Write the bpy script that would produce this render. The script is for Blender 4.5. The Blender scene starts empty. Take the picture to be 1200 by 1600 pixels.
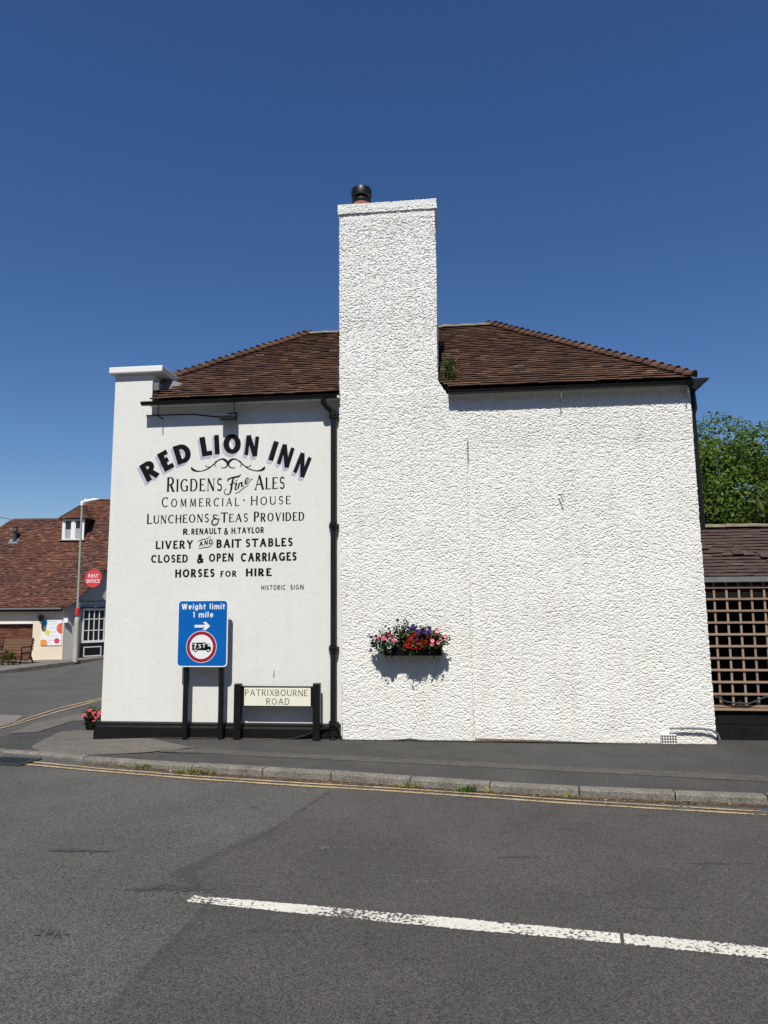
import bpy, bmesh, math, random
import numpy as np
from mathutils import Vector, Matrix
R = math.radians
random.seed(7); rng = np.random.default_rng(7)
S = bpy.context.scene

# ------------------------------------------------------------------ camera, sky, sun, exposure
F, EYE = 1140.0, Vector((0, 0, 1.95))                 # focal length in photo pixels (1200 wide), eye height
UPC = Vector((-70, 9190, -F)).normalized()            # world up seen in camera axes (vanishing point of the verticals)
YC = (Vector((0, 0, -1)) - Vector((0, 0, -1)).dot(UPC) * UPC).normalized()
XC = YC.cross(UPC)
ROT = Matrix((XC, YC, UPC))                           # camera -> world
cam = bpy.data.cameras.new('camera'); cam.sensor_fit = 'HORIZONTAL'; cam.sensor_width = 36; cam.lens = 36 * F / 1200
cam.clip_start = .05; cam.clip_end = 2000
co = bpy.data.objects.new('camera', cam); S.collection.objects.link(co)
co.matrix_world = Matrix.Translation(EYE) @ ROT.to_4x4(); S.camera = co

YAW = R(-6.5)                                         # the inn's end wall is turned a little
SUN = Matrix.Rotation(YAW, 3, 'Z') @ Vector((-.03, -1, 1.42)); SUN.normalize()
w = bpy.data.worlds.new('World'); S.world = w; w.use_nodes = True
nt = w.node_tree; bg = nt.nodes['Background']; sky = nt.nodes.new('ShaderNodeTexSky')
sky.sky_type = 'NISHITA'; sky.sun_disc = False; sky.sun_elevation = math.asin(SUN.z); sky.sun_rotation = math.atan2(SUN.x, SUN.y)
sky.air_density = 1.0; sky.dust_density = .3; sky.ozone_density = 4; sky.altitude = 300
hs = nt.nodes.new('ShaderNodeHueSaturation'); hs.inputs['Saturation'].default_value = 1.2; hs.inputs['Hue'].default_value = .508; nt.links.new(sky.outputs[0], hs.inputs['Color'])
nt.links.new(hs.outputs[0], bg.inputs[0]); bg.inputs[1].default_value = .085
sl = bpy.data.lights.new('sun', 'SUN'); sl.energy = 4.7; sl.angle = R(.5); sl.color = (1, .955, .875)
so = bpy.data.objects.new('sun', sl); S.collection.objects.link(so); so.rotation_euler = SUN.to_track_quat('Z', 'Y').to_euler()
S.view_settings.view_transform = 'Standard'; S.view_settings.look = 'None'; S.view_settings.exposure = .12; S.view_settings.gamma = 1

# ------------------------------------------------------------------ materials
def mat(name, col, rough=.8, spec=.3, var=None, vs=4., bump=0, bs=60., metal=0, island=None, fine=None, fs=200., bdist=.01, streak=None):
    m = bpy.data.materials.new(name); m.use_nodes = True; t = m.node_tree; N = t.nodes; L = t.links
    b = N['Principled BSDF']; b.inputs['Roughness'].default_value = rough; b.inputs['Specular IOR Level'].default_value = spec
    b.inputs['Metallic'].default_value = metal; b.inputs['Base Color'].default_value = (*col, 1)
    tc = N.new('ShaderNodeTexCoord'); out = None
    def noise(s, det=6, r=.6):
        n = N.new('ShaderNodeTexNoise'); n.inputs['Scale'].default_value = s; n.inputs['Detail'].default_value = det
        n.inputs['Roughness'].default_value = r; L.new(tc.outputs['Object'], n.inputs['Vector']); return n
    def ramp(src, stops, interp='LINEAR'):
        r = N.new('ShaderNodeValToRGB'); e = r.color_ramp; e.interpolation = interp
        while len(e.elements) < len(stops): e.elements.new(.5)
        for k, (p, c) in enumerate(stops): e.elements[k].position = p; e.elements[k].color = (*c, 1)
        L.new(src, r.inputs[0]); return r.outputs[0]
    def mix(a, bcol, fac, mode='MIX'):
        x = N.new('ShaderNodeMix'); x.data_type = 'RGBA'; x.blend_type = mode
        if isinstance(fac, float): x.inputs[0].default_value = fac
        else: L.new(fac, x.inputs[0])
        L.new(a, x.inputs[6])
        if isinstance(bcol, tuple): x.inputs[7].default_value = (*bcol, 1)
        else: L.new(bcol, x.inputs[7])
        return x.outputs[2]
    if island:
        g = N.new('ShaderNodeNewGeometry'); out = ramp(g.outputs['Random Per Island'], island)
    if var:
        v = ramp(noise(vs).outputs[0], [(.3, col), (.7, var)])
        out = v if out is None else mix(out, v, .35)
    if fine:
        f = ramp(noise(fs, 2, .7).outputs[0], [(.36, (fine[0],) * 3), (.5, (1, 1, 1)), (.64, (fine[1],) * 3)])
        if out is None:
            c = N.new('ShaderNodeRGB'); c.outputs[0].default_value = (*col, 1); out = c.outputs[0]
        out = mix(out, f, 1.0, 'MULTIPLY')
    if streak:
        mp = N.new('ShaderNodeMapping'); mp.inputs['Scale'].default_value = (5, 5, .35); L.new(tc.outputs['Object'], mp.inputs['Vector']); n_ = noise(1.6, 5); L.new(mp.outputs[0], n_.inputs['Vector'])
        if out is None:
            c = N.new('ShaderNodeRGB'); c.outputs[0].default_value = (*col, 1); out = c.outputs[0]
        out = mix(out, ramp(n_.outputs[0], [(.5, (1, 1, 1)), (.78, streak)]), 1.0, 'MULTIPLY')
    if out is not None: L.new(out, b.inputs['Base Color'])
    if bump:
        p = N.new('ShaderNodeBump'); p.inputs['Strength'].default_value = bump; p.inputs['Distance'].default_value = bdist
        L.new(noise(bs, 4).outputs[0], p.inputs['Height']); L.new(p.outputs[0], b.inputs['Normal'])
    m['mk'] = 1
    return m
M = {}
M['smooth'] = mat('smooth_white_paint', (.715, .72, .685), .75, .3, (.745, .75, .715), 1.3, .3, 9, bdist=.012, fine=(.965, 1.0), fs=22, streak=(.955, .95, .935))
M['rough'] = mat('roughcast_white_paint', (.775, .775, .735), .85, .2, (.81, .81, .77), 1.3, .6, 160, bdist=.004, streak=(.9, .89, .86))
M['white'] = mat('white_gloss', (.8, .8, .78), .45, .4)
M['black'] = mat('black_gloss_paint', (.004, .004, .0045), .4, .4, (.009, .009, .0095), 6, .3, 40, bdist=.004)
M['blackmatt'] = mat('black_matt', (.006, .006, .006), .8, .15, (.014, .014, .014), 8)
M['ink'] = mat('signwriting_black', (.003, .003, .0045), .8, .15, (.007, .007, .009), 14)
M['lav'] = mat('signwriting_lavender', (.44, .43, .53), .8, .2, (.51, .5, .59), 12)
TILE = [(0, (.068, .042, .033)), (.3, (.1, .057, .041)), (.6, (.122, .068, .047)), (.85, (.15, .082, .054)), (.96, (.2, .11, .068)), (1, (.25, .17, .12))]
M['tile'] = mat('old_clay_tile', (.05, .035, .028), .9, .1, (.13, .08, .055), 2.2, .6, 45, island=TILE, bdist=.006)
M['tilepo'] = mat('red_clay_tile', (.04, .03, .027), .9, .15, (.2, .07, .042), .45, 0, island=[(0, (.05, .03, .025)), (.35, (.085, .045, .035)), (.65, (.12, .058, .04)), (.92, (.16, .075, .05)), (1, (.27, .15, .1))])
M['tileshed'] = mat('purple_brown_tile', (.05, .035, .036), .85, .2, (.1, .065, .06), 2, .3, 30, island=[(0, (.055, .038, .034)), (.5, (.07, .048, .042)), (.93, (.085, .058, .049)), (1, (.15, .1, .085))])
M['moss'] = mat('mortar_ridge', (.16, .13, .1), .95, .1, (.26, .24, .16), 6, .8, 30)
M['terra'] = mat('terracotta', (.3, .13, .085), .8, .2, (.38, .18, .12), 9)
M['asphalt'] = mat('asphalt_grey', (.09, .088, .081), .9, .2, (.122, .119, .109), .8, .8, 120, fine=(.42, 1.65), fs=95, bdist=.02)
M['asphalt2'] = mat('asphalt_newer', (.076, .071, .067), .9, .2, (.103, .096, .091), .9, .8, 120, fine=(.45, 1.6), fs=100, bdist=.018)
M['asphalt3'] = mat('tar_band', (.04, .037, .036), .8, .3, (.055, .051, .05), 3, .5, 120, fine=(.5, 1.6), fs=85)
M['pave'] = mat('pavement_asphalt', (.05, .05, .047), .9, .25, (.074, .072, .067), 1.7, .8, 100, fine=(.4, 1.8), fs=60)
M['pavetan'] = mat('pavement_brown_patch', (.115, .105, .091), .9, .2, (.16, .145, .124), 5, .6, 120, fine=(.6, 1.5), fs=70)
M['pavestrip'] = mat('pavement_trench', (.072, .068, .061), .9, .2, (.108, .1, .088), 5, .6, 120, fine=(.5, 1.6), fs=70)
M['pavedark'] = mat('pavement_dark_patch', (.05, .049, .048), .9, .2, (.075, .073, .07), 2.5, .6, 120, fine=(.6, 1.5), fs=90)
M['paveconc'] = mat('pavement_pale_patch', (.17, .155, .14), .9, .2, (.22, .2, .18), 5, .4, 100, fine=(.7, 1.3), fs=70)
M['kerb'] = mat('kerb_concrete', (.14, .13, .112), .95, .15, (.24, .225, .195), 4, .8, 90, fine=(.5, 1.3), fs=60)
M['grit'] = mat('gutter_grit', (.065, .05, .038), .95, .1, (.14, .11, .08), 9, .8, 110, fine=(.4, 1.6), fs=50)
M['steel'] = mat('galvanised', (.31, .32, .29), .6, .4, (.37, .38, .34), 5)
M['stonepole'] = mat('painted_column', (.46, .45, .37), .8, .2, (.36, .36, .3), 3)
M['red'] = mat('red_band', (.55, .03, .03), .5, .4)
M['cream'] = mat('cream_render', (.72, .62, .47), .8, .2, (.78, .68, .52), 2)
M['shadegrey'] = mat('shade_grey_render', (.4, .385, .36), .8, .2, (.46, .445, .42), .8)  # grey-white render darkened in the colour itself for the shaded gable wall
M['glass'] = mat('dark_glass', (.012, .014, .016), .08, .6)
M['dark'] = mat('dark_interior', (.008, .008, .008), .9, .1)
M['brick'] = mat('red_brick', (.13, .045, .03), .9, .1, (.2, .08, .05), 6, island=[(0, (.08, .03, .024)), (.6, (.15, .055, .036)), (1, (.22, .1, .07))])
M['wood'] = mat('bench_wood', (.15, .085, .05), .7, .2, (.2, .12, .075), 8)
M['trellis'] = mat('trellis_wood', (.28, .195, .135), .85, .2, (.38, .285, .21), 9, .4, 40, island=[(0, (.22, .15, .1)), (1, (.36, .255, .18))])
M['lead'] = mat('lead_grey', (.13, .135, .14), .6, .4, (.19, .19, .2), 8)
M['leadd'] = mat('dark_lead', (.04, .045, .047), .6, .4)
M['blue'] = mat('sign_blue', (.0, .11, .42), .35, .45, (.002, .125, .46), 4)
M['signwhite'] = mat('sign_white', (.8, .81, .82), .4, .4)
M['signred'] = mat('sign_red', (.33, .01, .03), .4, .4)
M['alu'] = mat('sign_back_grey', (.3, .31, .32), .5, .4)
M['plate'] = mat('nameplate_cream', (.78, .77, .62), .5, .3, (.82, .81, .68), 5)
M['platetext'] = mat('nameplate_lettering', (.06, .052, .045), .6, .3)
M['pored'] = mat('post_sign_red', (.62, .06, .06), .4, .4)
for k, c in dict(c_blue=(.1, .42, .68), c_red=(.72, .1, .06), c_yel=(.78, .6, .04), c_or=(.85, .28, .04), c_pink=(.72, .04, .12), c_grey=(.5, .52, .56)).items(): M[k] = mat('poster_' + k[2:], c, .6, .3)
LEAF = [(0, (.03, .06, .012)), (.5, (.06, .11, .02)), (1, (.11, .17, .035))]
def leafmat(name, stops, trans=.35):
    m = mat(name, stops[0][1], .6, .3, island=stops); t = m.node_tree; b = t.nodes['Principled BSDF']
    tr = t.nodes.new('ShaderNodeBsdfTranslucent'); mx = t.nodes.new('ShaderNodeMixShader'); mx.inputs[0].default_value = trans
    t.links.new(b.inputs['Base Color'].links[0].from_socket, tr.inputs[0])
    o = t.nodes['Material Output']; t.links.new(b.outputs[0], mx.inputs[1]); t.links.new(tr.outputs[0], mx.inputs[2]); t.links.new(mx.outputs[0], o.inputs[0]); return m
M['leaf'] = leafmat('tree_leaf', [(0, (.045, .09, .012)), (.5, (.1, .17, .02)), (.85, (.17, .25, .03)), (1, (.25, .31, .06))], .45)
M['leafp'] = leafmat('plant_leaf', [(0, (.03, .07, .015)), (.6, (.07, .14, .03)), (1, (.14, .2, .06))], .25)
M['weed'] = leafmat('weed_blade', [(0, (.09, .11, .025)), (.5, (.2, .2, .06)), (1, (.4, .34, .15))], .25)
M['dry'] = mat('dry_leaf', (.12, .07, .04), .9, .1, island=[(0, (.06, .04, .025)), (.5, (.14, .08, .045)), (1, (.3, .22, .13))])
M['bark'] = mat('bark', (.06, .045, .035), .95, .1, (.1, .08, .06), 8, .6, 20)
for k, c in dict(p_dark=(.025, .012, .05), p_rim=(.72, .7, .74), p_violet=(.16, .05, .36), p_red=(.5, .008, .012), p_deep=(.22, .004, .008), p_pink=(.68, .1, .18), p_pale=(.75, .35, .4), p_rose=(.72, .08, .14)).items(): M[k] = mat('petal_' + k[2:], c, .6, .2)

def paint(name, c1, c2, thr, ew=.16, sc=26.):
    """worn road paint: chipped away where noise is low, ragged along its long edges (UV v runs across)"""
    m = mat(name, c1, .75, .3, c2, 5, .5, 170); t = m.node_tree; N = t.nodes; L = t.links
    uv = N.new('ShaderNodeUVMap'); sp = N.new('ShaderNodeSeparateXYZ'); L.new(uv.outputs[0], sp.inputs[0])
    def ma(op, a, b=None, c=None):
        n = N.new('ShaderNodeMath'); n.operation = op
        for i, v in enumerate((a, b, c)):
            if v is None: continue
            if isinstance(v, (int, float)): n.inputs[i].default_value = v
            else: L.new(v, n.inputs[i])
        return n.outputs[0]
    e = ma('ABSOLUTE', ma('SUBTRACT', sp.outputs[1], .5)); edge = ma('MULTIPLY', ma('MAXIMUM', ma('SUBTRACT', e, .5 - ew), 0.), 1.2 / ew * .5)
    g = N.new('ShaderNodeNewGeometry')
    n1 = N.new('ShaderNodeTexNoise'); n1.inputs['Scale'].default_value = sc; n1.inputs['Detail'].default_value = 6; n1.inputs['Roughness'].default_value = .7; L.new(g.outputs['Position'], n1.inputs['Vector'])
    n2 = N.new('ShaderNodeTexNoise'); n2.inputs['Scale'].default_value = 2.3; n2.inputs['Detail'].default_value = 2; L.new(g.outputs['Position'], n2.inputs['Vector'])
    v = ma('SUBTRACT', ma('ADD', n1.outputs[0], ma('MULTIPLY', ma('SUBTRACT', n2.outputs[0], .5), .42)), ma('MULTIPLY', edge, .32))
    fac = ma('GREATER_THAN', v, thr)
    tr = N.new('ShaderNodeBsdfTransparent'); mx = N.new('ShaderNodeMixShader'); L.new(fac, mx.inputs[0]); L.new(tr.outputs[0], mx.inputs[1])
    L.new(N['Principled BSDF'].outputs[0], mx.inputs[2]); L.new(mx.outputs[0], N['Material Output'].inputs[0]); return m
M['tar'] = paint('tar_dark', (.056, .052, .05), (.072, .068, .064), .5, .45, 26)
M['palewear'] = paint('worn_pale', (.13, .125, .118), (.17, .163, .155), .55, .45, 30)
M['wline'] = paint('worn_white_paint', (.6, .58, .51), (.7, .675, .6), .44, .1, 40)
M['yline'] = paint('worn_yellow_paint', (.38, .275, .15), (.48, .36, .21), .39, .3, 34)

# ------------------------------------------------------------------ mesh helpers
class MB:
    def __init__(s): s.v = []; s.f = []; s.m = []
    def add(s, vs, fs, mi=0):
        o = len(s.v); s.v += [tuple(p) for p in vs]; s.f += [tuple(i + o for i in f) for f in fs]; s.m += [mi] * len(fs); return s
    def box(s, x0, x1, y0, y1, z0, z1, mi=0, T=None):
        vs = [Vector((x, y, z)) for z in (z0, z1) for y in (y0, y1) for x in (x0, x1)]
        if T: vs = [T @ v for v in vs]
        return s.add(vs, [(0, 2, 3, 1), (4, 5, 7, 6), (0, 1, 5, 4), (2, 6, 7, 3), (0, 4, 6, 2), (1, 3, 7, 5)], mi)
    def prism(s, pts, d, mi=0):
        """closed polygon pts (3-D) pushed along d"""
        n = len(pts); a = [Vector(p) for p in pts]; d = Vector(d); b = [p + d for p in a]
        return s.add(a + b, [tuple(range(n))[::-1], tuple(range(n, 2 * n))] + [(i, (i + 1) % n, n + (i + 1) % n, n + i) for i in range(n)], mi)
    def tube(s, pts, r, seg=10, mi=0, cap=True):
        pts = [Vector(p) for p in pts]; rs = r if isinstance(r, (list, tuple)) else [r] * len(pts); o = len(s.v); prev = None
        for i, p in enumerate(pts):
            t = (pts[min(i + 1, len(pts) - 1)] - pts[max(i - 1, 0)]).normalized()
            a = prev if prev is not None else (Vector((0, 0, 1)) if abs(t.z) < .9 else Vector((1, 0, 0)))
            a = (a - a.dot(t) * t).normalized(); prev = a; b = t.cross(a)
            s.v += [tuple(p + rs[i] * (math.cos(k * 2 * math.pi / seg) * a + math.sin(k * 2 * math.pi / seg) * b)) for k in range(seg)]
        fs = [(o + i * seg + k, o + i * seg + (k + 1) % seg, o + (i + 1) * seg + (k + 1) % seg, o + (i + 1) * seg + k) for i in range(len(pts) - 1) for k in range(seg)]
        if cap: fs += [tuple(o + k for k in range(seg))[::-1], tuple(o + (len(pts) - 1) * seg + k for k in range(seg))]
        s.f += fs; s.m += [mi] * len(fs); return s
    def lathe(s, prof, c, seg=20, mi=0):
        c = Vector(c); o = len(s.v)
        for r, z in prof: s.v += [tuple(c + Vector((r * math.cos(k * 2 * math.pi / seg), r * math.sin(k * 2 * math.pi / seg), z))) for k in range(seg)]
        fs = [(o + i * seg + k, o + i * seg + (k + 1) % seg, o + (i + 1) * seg + (k + 1) % seg, o + (i + 1) * seg + k) for i in range(len(prof) - 1) for k in range(seg)]
        s.f += fs; s.m += [mi] * len(fs); return s
    def build(s, name, mats, parent=None, smooth=False, bevel=0, label=None):
        me = bpy.data.meshes.new(name); me.from_pydata(s.v, [], s.f)
        for m in (mats if isinstance(mats, (list, tuple)) else [mats]): me.materials.append(m)
        if len(me.polygons): me.polygons.foreach_set('material_index', s.m)
        if smooth: me.polygons.foreach_set('use_smooth', [True] * len(me.polygons))
        me.update(); o = link(name, me, parent)
        if smooth: sm(o)
        if bevel:
            b = o.modifiers.new('bevel', 'BEVEL'); b.width = bevel; b.segments = 2; b.limit_method = 'ANGLE'
        if label: o['label'] = label
        return o
def sm(o):
    m = o.data; bm = bmesh.new(); bm.from_mesh(m)
    for e in bm.edges:
        if len(e.link_faces) == 2 and e.calc_face_angle(0) > .7: e.smooth = False
    bm.to_mesh(m); bm.free()
def link(name, me, parent=None):
    o = bpy.data.objects.new(name, me); S.collection.objects.link(o)
    if parent: o.parent = parent
    return o
def thing(name, label, cat, loc=(0, 0, 0), rz=0, group=None):
    o = bpy.data.objects.new(name, None); S.collection.objects.link(o); o.location = loc; o.rotation_euler = (0, 0, rz); o.empty_display_size = .2
    return tag(o, label, cat, group)
def tag(o, label, cat, group=None, kind=None):
    o['label'] = label; o['category'] = cat
    if group: o['group'] = group
    if kind: o['kind'] = kind
    return o
def struct(o, label=None):
    o['kind'] = 'structure'
    if label: o['label'] = label
    return o

# ------------------------------------------------------------------ surveying: the photograph's lines of sight meet real planes
def ray(px, py): return ROT @ Vector((px - 600, 800 - py, -F))
def gz(x, y):
    t = max(0., y - 10.); t = t * t / (t + 2.) if t > 0 else 0
    k = min(1, max(0, (y - 24) / 5)); k = k * k * (3 - 2 * k)
    return -.078 - .0146 * min(t, 60) + .1 * min(max(x + 13, 0), 4) * k
def ground_at(px, py, lift=0., zf=None):
    zf = zf or gz; d = ray(px, py); z = -.078; p = EYE
    for _ in range(25):
        p = EYE + d * ((z - EYE.z) / d.z); z = zf(p.x, p.y) + lift
    return Vector((p.x, p.y, z))
def plane_at(px, py, o, n):
    d = ray(px, py); return EYE + d * ((o - EYE).dot(n) / d.dot(n))
P0 = Vector((.3393, 10.6975, 0)); RW = Matrix.Rotation(YAW, 3, 'Z'); WN = RW @ Vector((0, -1, 0))
def wall_at(px, py, off=0.):
    q = RW.transposed() @ (plane_at(px, py, P0 + WN * off, WN) - P0); return q.x, q.z

# ------------------------------------------------------------------ road, pavements, kerbs, markings (structure)
def sheet(name, xs, ys, zf, m):
    b = MB(); nx = len(xs)
    b.add([(x, y, zf(x, y)) for y in ys for x in xs], [(j * nx + i, j * nx + i + 1, (j + 1) * nx + i + 1, (j + 1) * nx + i) for j in range(len(ys) - 1) for i in range(nx - 1)])
    return struct(b.build(name, m, smooth=True))
xs = [-400, -150, -80] + list(np.arange(-50, 50.1, 2.)) + [80, 150, 400]; ys = [-300, -100, -40] + list(np.arange(-20, 80.1, 1.)) + [110, 160, 400]
sheet('road', [float(v) for v in xs], [float(v) for v in ys], gz, M['asphalt'])
def patch(name, pts, m, lift, zf=gz, px=True, sub=.5):
    """flat sheet laid over the ground: polygon triangulated and subdivided so it follows the fall"""
    q = [ground_at(*p, 0, zf) for p in pts] if px else [Vector((*p, 0)) for p in pts]
    bm = bmesh.new(); vs = [bm.verts.new((p.x, p.y, 0)) for p in q]; bm.faces.new(vs); bmesh.ops.triangulate(bm, faces=bm.faces[:])
    for _ in range(7):
        es = [e for e in bm.edges if e.calc_length() > sub]
        if not es: break
        bmesh.ops.subdivide_edges(bm, edges=es, cuts=1); bmesh.ops.triangulate(bm, faces=bm.faces[:])
    for v in bm.verts: v.co.z = zf(v.co.x, v.co.y) + lift
    bmesh.ops.recalc_face_normals(bm, faces=bm.faces)
    if sum(f.normal.z for f in bm.faces) < 0: bmesh.ops.reverse_faces(bm, faces=bm.faces)
    me = bpy.data.meshes.new(name); bm.to_mesh(me); bm.free(); me.materials.append(m); return struct(link(name, me))
def wob(pts, a=1.5, n=4):
    o = []
    for p, q in zip(pts, pts[1:]):
        for k in range(n): t = k / n; o.append((p[0] + (q[0] - p[0]) * t + random.uniform(-a, a), p[1] + (q[1] - p[1]) * t + random.uniform(-a, a) * .5))
    return o + [pts[-1]]
seam = wob([(512, 1236), (470, 1265), (432, 1290), (385, 1311), (345, 1328), (300, 1348), (262, 1366), (290, 1385), (335, 1396), (300, 1436), (250, 1486), (200, 1536), (160, 1585), (120, 1650), (60, 1760)], 2.2, 4)
patch('road_surface', seam + [(900, 2100), (2100, 1900), (1500, 1400), (1350, 1283), (1200, 1272), (900, 1257), (760, 1245), (600, 1234)], M['asphalt2'], .003)
def strip(name, A, B, m, lift, zf=gz, n=24, gaps=()):
    """ribbon between two pixel polylines A and B with UVs across it"""
    def rs(pl):
        q = [ground_at(*p, 0, zf) for p in pl]; L = [0]
        for a, b in zip(q, q[1:]): L.append(L[-1] + (b - a).length)
        r = []
        for k in range(n + 1):
            s = L[-1] * k / n; i = min(max(np.searchsorted(L, s) - 1, 0), len(q) - 2); t = (s - L[i]) / (L[i + 1] - L[i]); r.append(q[i].lerp(q[i + 1], t))
        return r
    a, b = rs(A), rs(B); bm = bmesh.new(); uvl = bm.loops.layers.uv.new('UVMap')
    va = [bm.verts.new((p.x, p.y, zf(p.x, p.y) + lift)) for p in a]; vb = [bm.verts.new((p.x, p.y, zf(p.x, p.y) + lift)) for p in b]
    for k in range(n):
        f = bm.faces.new((va[k], va[k + 1], vb[k + 1], vb[k]))
        for l, uv in zip(f.loops, ((k, 0), (k + 1, 0), (k + 1, 1), (k, 1))): l[uvl].uv = (uv[0] * .1, uv[1])
        if f.normal.z < 0: f.normal_flip()
    bm.normal_update(); me = bpy.data.meshes.new(name); bm.to_mesh(me); bm.free(); me.materials.append(m); return struct(link(name, me))
seam2 = [(512, 1238), (472, 1263), (434, 1288), (388, 1309), (346, 1327), (302, 1347), (264, 1364), (285, 1384), (333, 1396), (300, 1436), (250, 1486), (200, 1536), (160, 1585)]
strip('road_seam_line', [(x - 4, y - 2) for x, y in seam2], [(x + w_, y + 2) for (x, y), w_ in zip(seam2, (6, 12, 22, 34, 40, 44, 50, 46, 16, 16, 20, 24, 26))], M['tar'], .0045, n=60)
strip('road_seam_line', [(195, 1388), (260, 1380), (345, 1384), (410, 1378)], [(195, 1395), (260, 1398), (345, 1402), (410, 1394)], M['tar'], .0055, n=24)
for x, y, a, c in ((82, 1460, 34, 13), (745, 1247, 26, 3), (890, 1297, 20, 3), (1030, 1305, 34, 2.5), (615, 1276, 18, 4), (790, 1300, 14, 3), (520, 1262, 13, 3), (395, 1262, 9, 2), (720, 1407, 18, 3), (250, 1252, 10, 2), (980, 1275, 60, 2), (700, 1252, 50, 1.6), (640, 1500, 40, 5), (1010, 1420, 70, 5), (450, 1455, 70, 7), (130, 1330, 60, 5), (850, 1340, 90, 3), (1120, 1350, 60, 3)):
    strip('road_stain_line', [(x - a, y), (x - a * .4, y - c), (x + a * .5, y - c * .7), (x + a, y)], [(x - a, y + .3), (x - a * .5, y + c * .7), (x + a * .4, y + c), (x + a, y + .3)], M['tar'], .0062, n=14)
for x, y, a, c in ((605, 1370, 30, 11), (720, 1402, 22, 5), (690, 1378, 40, 6), (560, 1325, 60, 5)): strip('road_worn_line', [(x - a, y - c), (x + a, y - c)], [(x - a, y + c), (x + a, y + c)], M['palewear'], .006, n=8)
strip('road_centre_line', [(304, 1400), (640, 1429), (968, 1459)], [(289, 1411), (640, 1447), (970, 1477)], M['wline'], .007)
strip('road_centre_line', [(974, 1459), (1200, 1481), (1600, 1522)], [(976, 1478), (1200, 1501), (1600, 1545)], M['wline'], .007)
YA = [(45, 1190.5), (160, 1202), (300, 1213), (475, 1224.5), (600, 1231.5), (760, 1242), (900, 1252), (1200, 1269.5), (1500, 1287)]
YB = [(35, 1194.4), (160, 1206), (300, 1217.4), (475, 1229), (600, 1236), (760, 1247), (900, 1257), (1200, 1274.5), (1500, 1292)]
jig = lambda l, d: [(x, y + d) for x, y in l]
strip('road_yellow_line', jig(YA, -1.1), jig(YA, 1.1), M['yline'], .008, n=60)
strip('road_yellow_line', jig(YB, -1.3), jig(YB, 1.3), M['yline'], .008, n=60)
Y2A = [(21, 1131), (56, 1119), (93, 1107), (155, 1092.7), (215, 1078)]; Y2B = [(-60, 1158), (0, 1139), (27, 1132), (64, 1120.7), (104, 1108.7), (155, 1095.2), (215, 1081)]
strip('road_yellow_line', jig(Y2A, -.8), jig(Y2A, .8), M['yline'], .012); strip('road_yellow_line', jig(Y2B, -.9), jig(Y2B, .9), M['yline'], .012)
for (x, y) in ((21, 1073), (109, 1061), (-70, 1086)): strip('road_centre_line', [(x - 9, y + .7), (x + 7, y - .5)], [(x - 9, y + 1.7), (x + 7, y + .4)], M['palewear'], .006, n=4)

def pz(x, y):
    s = min(1, max(0, (-2.6 - x) / 2.9)); s = s * s * (3 - 2 * s)
    return 0 * (1 - s) + (gz(x, y) + .012) * s
KF = [(130, 1184), (300, 1196), (410, 1202.5), (517, 1208.5), (640, 1217.5), (765, 1225.5), (905, 1233), (1055, 1239), (1200, 1244.5)]
kf = [ground_at(*p, 0, pz) for p in KF]
kd = (kf[-1] - kf[-3]).normalized(); kf += [kf[-1] + kd * s for s in (.95, 1.9, 2.85, 3.8, 4.75, 5.7, 6.65, 12)]
kl = [ground_at(*p, 0, pz) for p in [(-70, 1164), (0, 1174), (60, 1178)]]
def nrm2(a, b): d = (b - a).normalized(); return Vector((-d.y, d.x, 0))
def offs(path, d):
    o = []
    for i, p in enumerate(path):
        n_ = nrm2(path[max(i - 1, 0)], path[min(i + 1, len(path) - 1)]); q = p + n_ * d; o.append(Vector((q.x, q.y, pz(q.x, q.y))))
    return o
full = kl + kf; bk = offs(full, .13)
b = MB()
for i in range(len(full) - 1):
    p, q, pb, qb = full[i], full[i + 1], bk[i], bk[i + 1]; n_seg = max(1, round((q - p).length / 1.0)) if i >= len(full) - 2 else 1
    for k in range(n_seg):
        t0, t1 = k / n_seg + .007, (k + 1) / n_seg - .007
        a0, a1, b0, b1 = p.lerp(q, t0), p.lerp(q, t1), pb.lerp(qb, t0), pb.lerp(qb, t1); j = random.uniform(-.006, .006)
        ft = Vector((0, 0, j + .004)); n_ = nrm2(a0, a1)
        dn = lambda v: Vector((v.x, v.y, gz(v.x, v.y) - .06))
        c0, c1 = a0 + n_ * .02, a1 + n_ * .02
        b.add([dn(a0) - n_ * .012, dn(a1) - n_ * .012, a0 + ft - Vector((0, 0, .02)), a1 + ft - Vector((0, 0, .02)), c0 + ft, c1 + ft, b0 + ft, b1 + ft, dn(b0), dn(b1)],
              [(0, 1, 3, 2), (2, 3, 5, 4), (4, 5, 7, 6), (6, 7, 9, 8), (0, 2, 4, 6, 8), (1, 9, 7, 5, 3)])
struct(b.build('kerb', M['kerb']))
# joint fill so no slit shows under the kerb stones
wl = lambda u, off=0.: P0 + RW @ Vector((u, -off, 0))
b = MB(); N_ = len(bk); rows = 8; pts = []
for i, p in enumerate(bk):
    uu = (RW.transposed() @ (p - P0)).x; uu = min(max(uu * 1.0, -60), 60); e = wl(uu, -.35)
    if uu < -4.6: e = wl(uu, -.35)
    for k in range(rows + 1): q = p.lerp(e, k / rows); pts.append((q.x, q.y, pz(q.x, q.y)))
b.add(pts, [(i * (rows + 1) + k, (i + 1) * (rows + 1) + k, (i + 1) * (rows + 1) + k + 1, i * (rows + 1) + k + 1) for i in range(N_ - 1) for k in range(rows)])
struct(b.build('pavement', M['pave'], smooth=True))
ez = lambda x, y: gz(x, y) + .012
cz = lambda x, y: pz(x, y)
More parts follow.
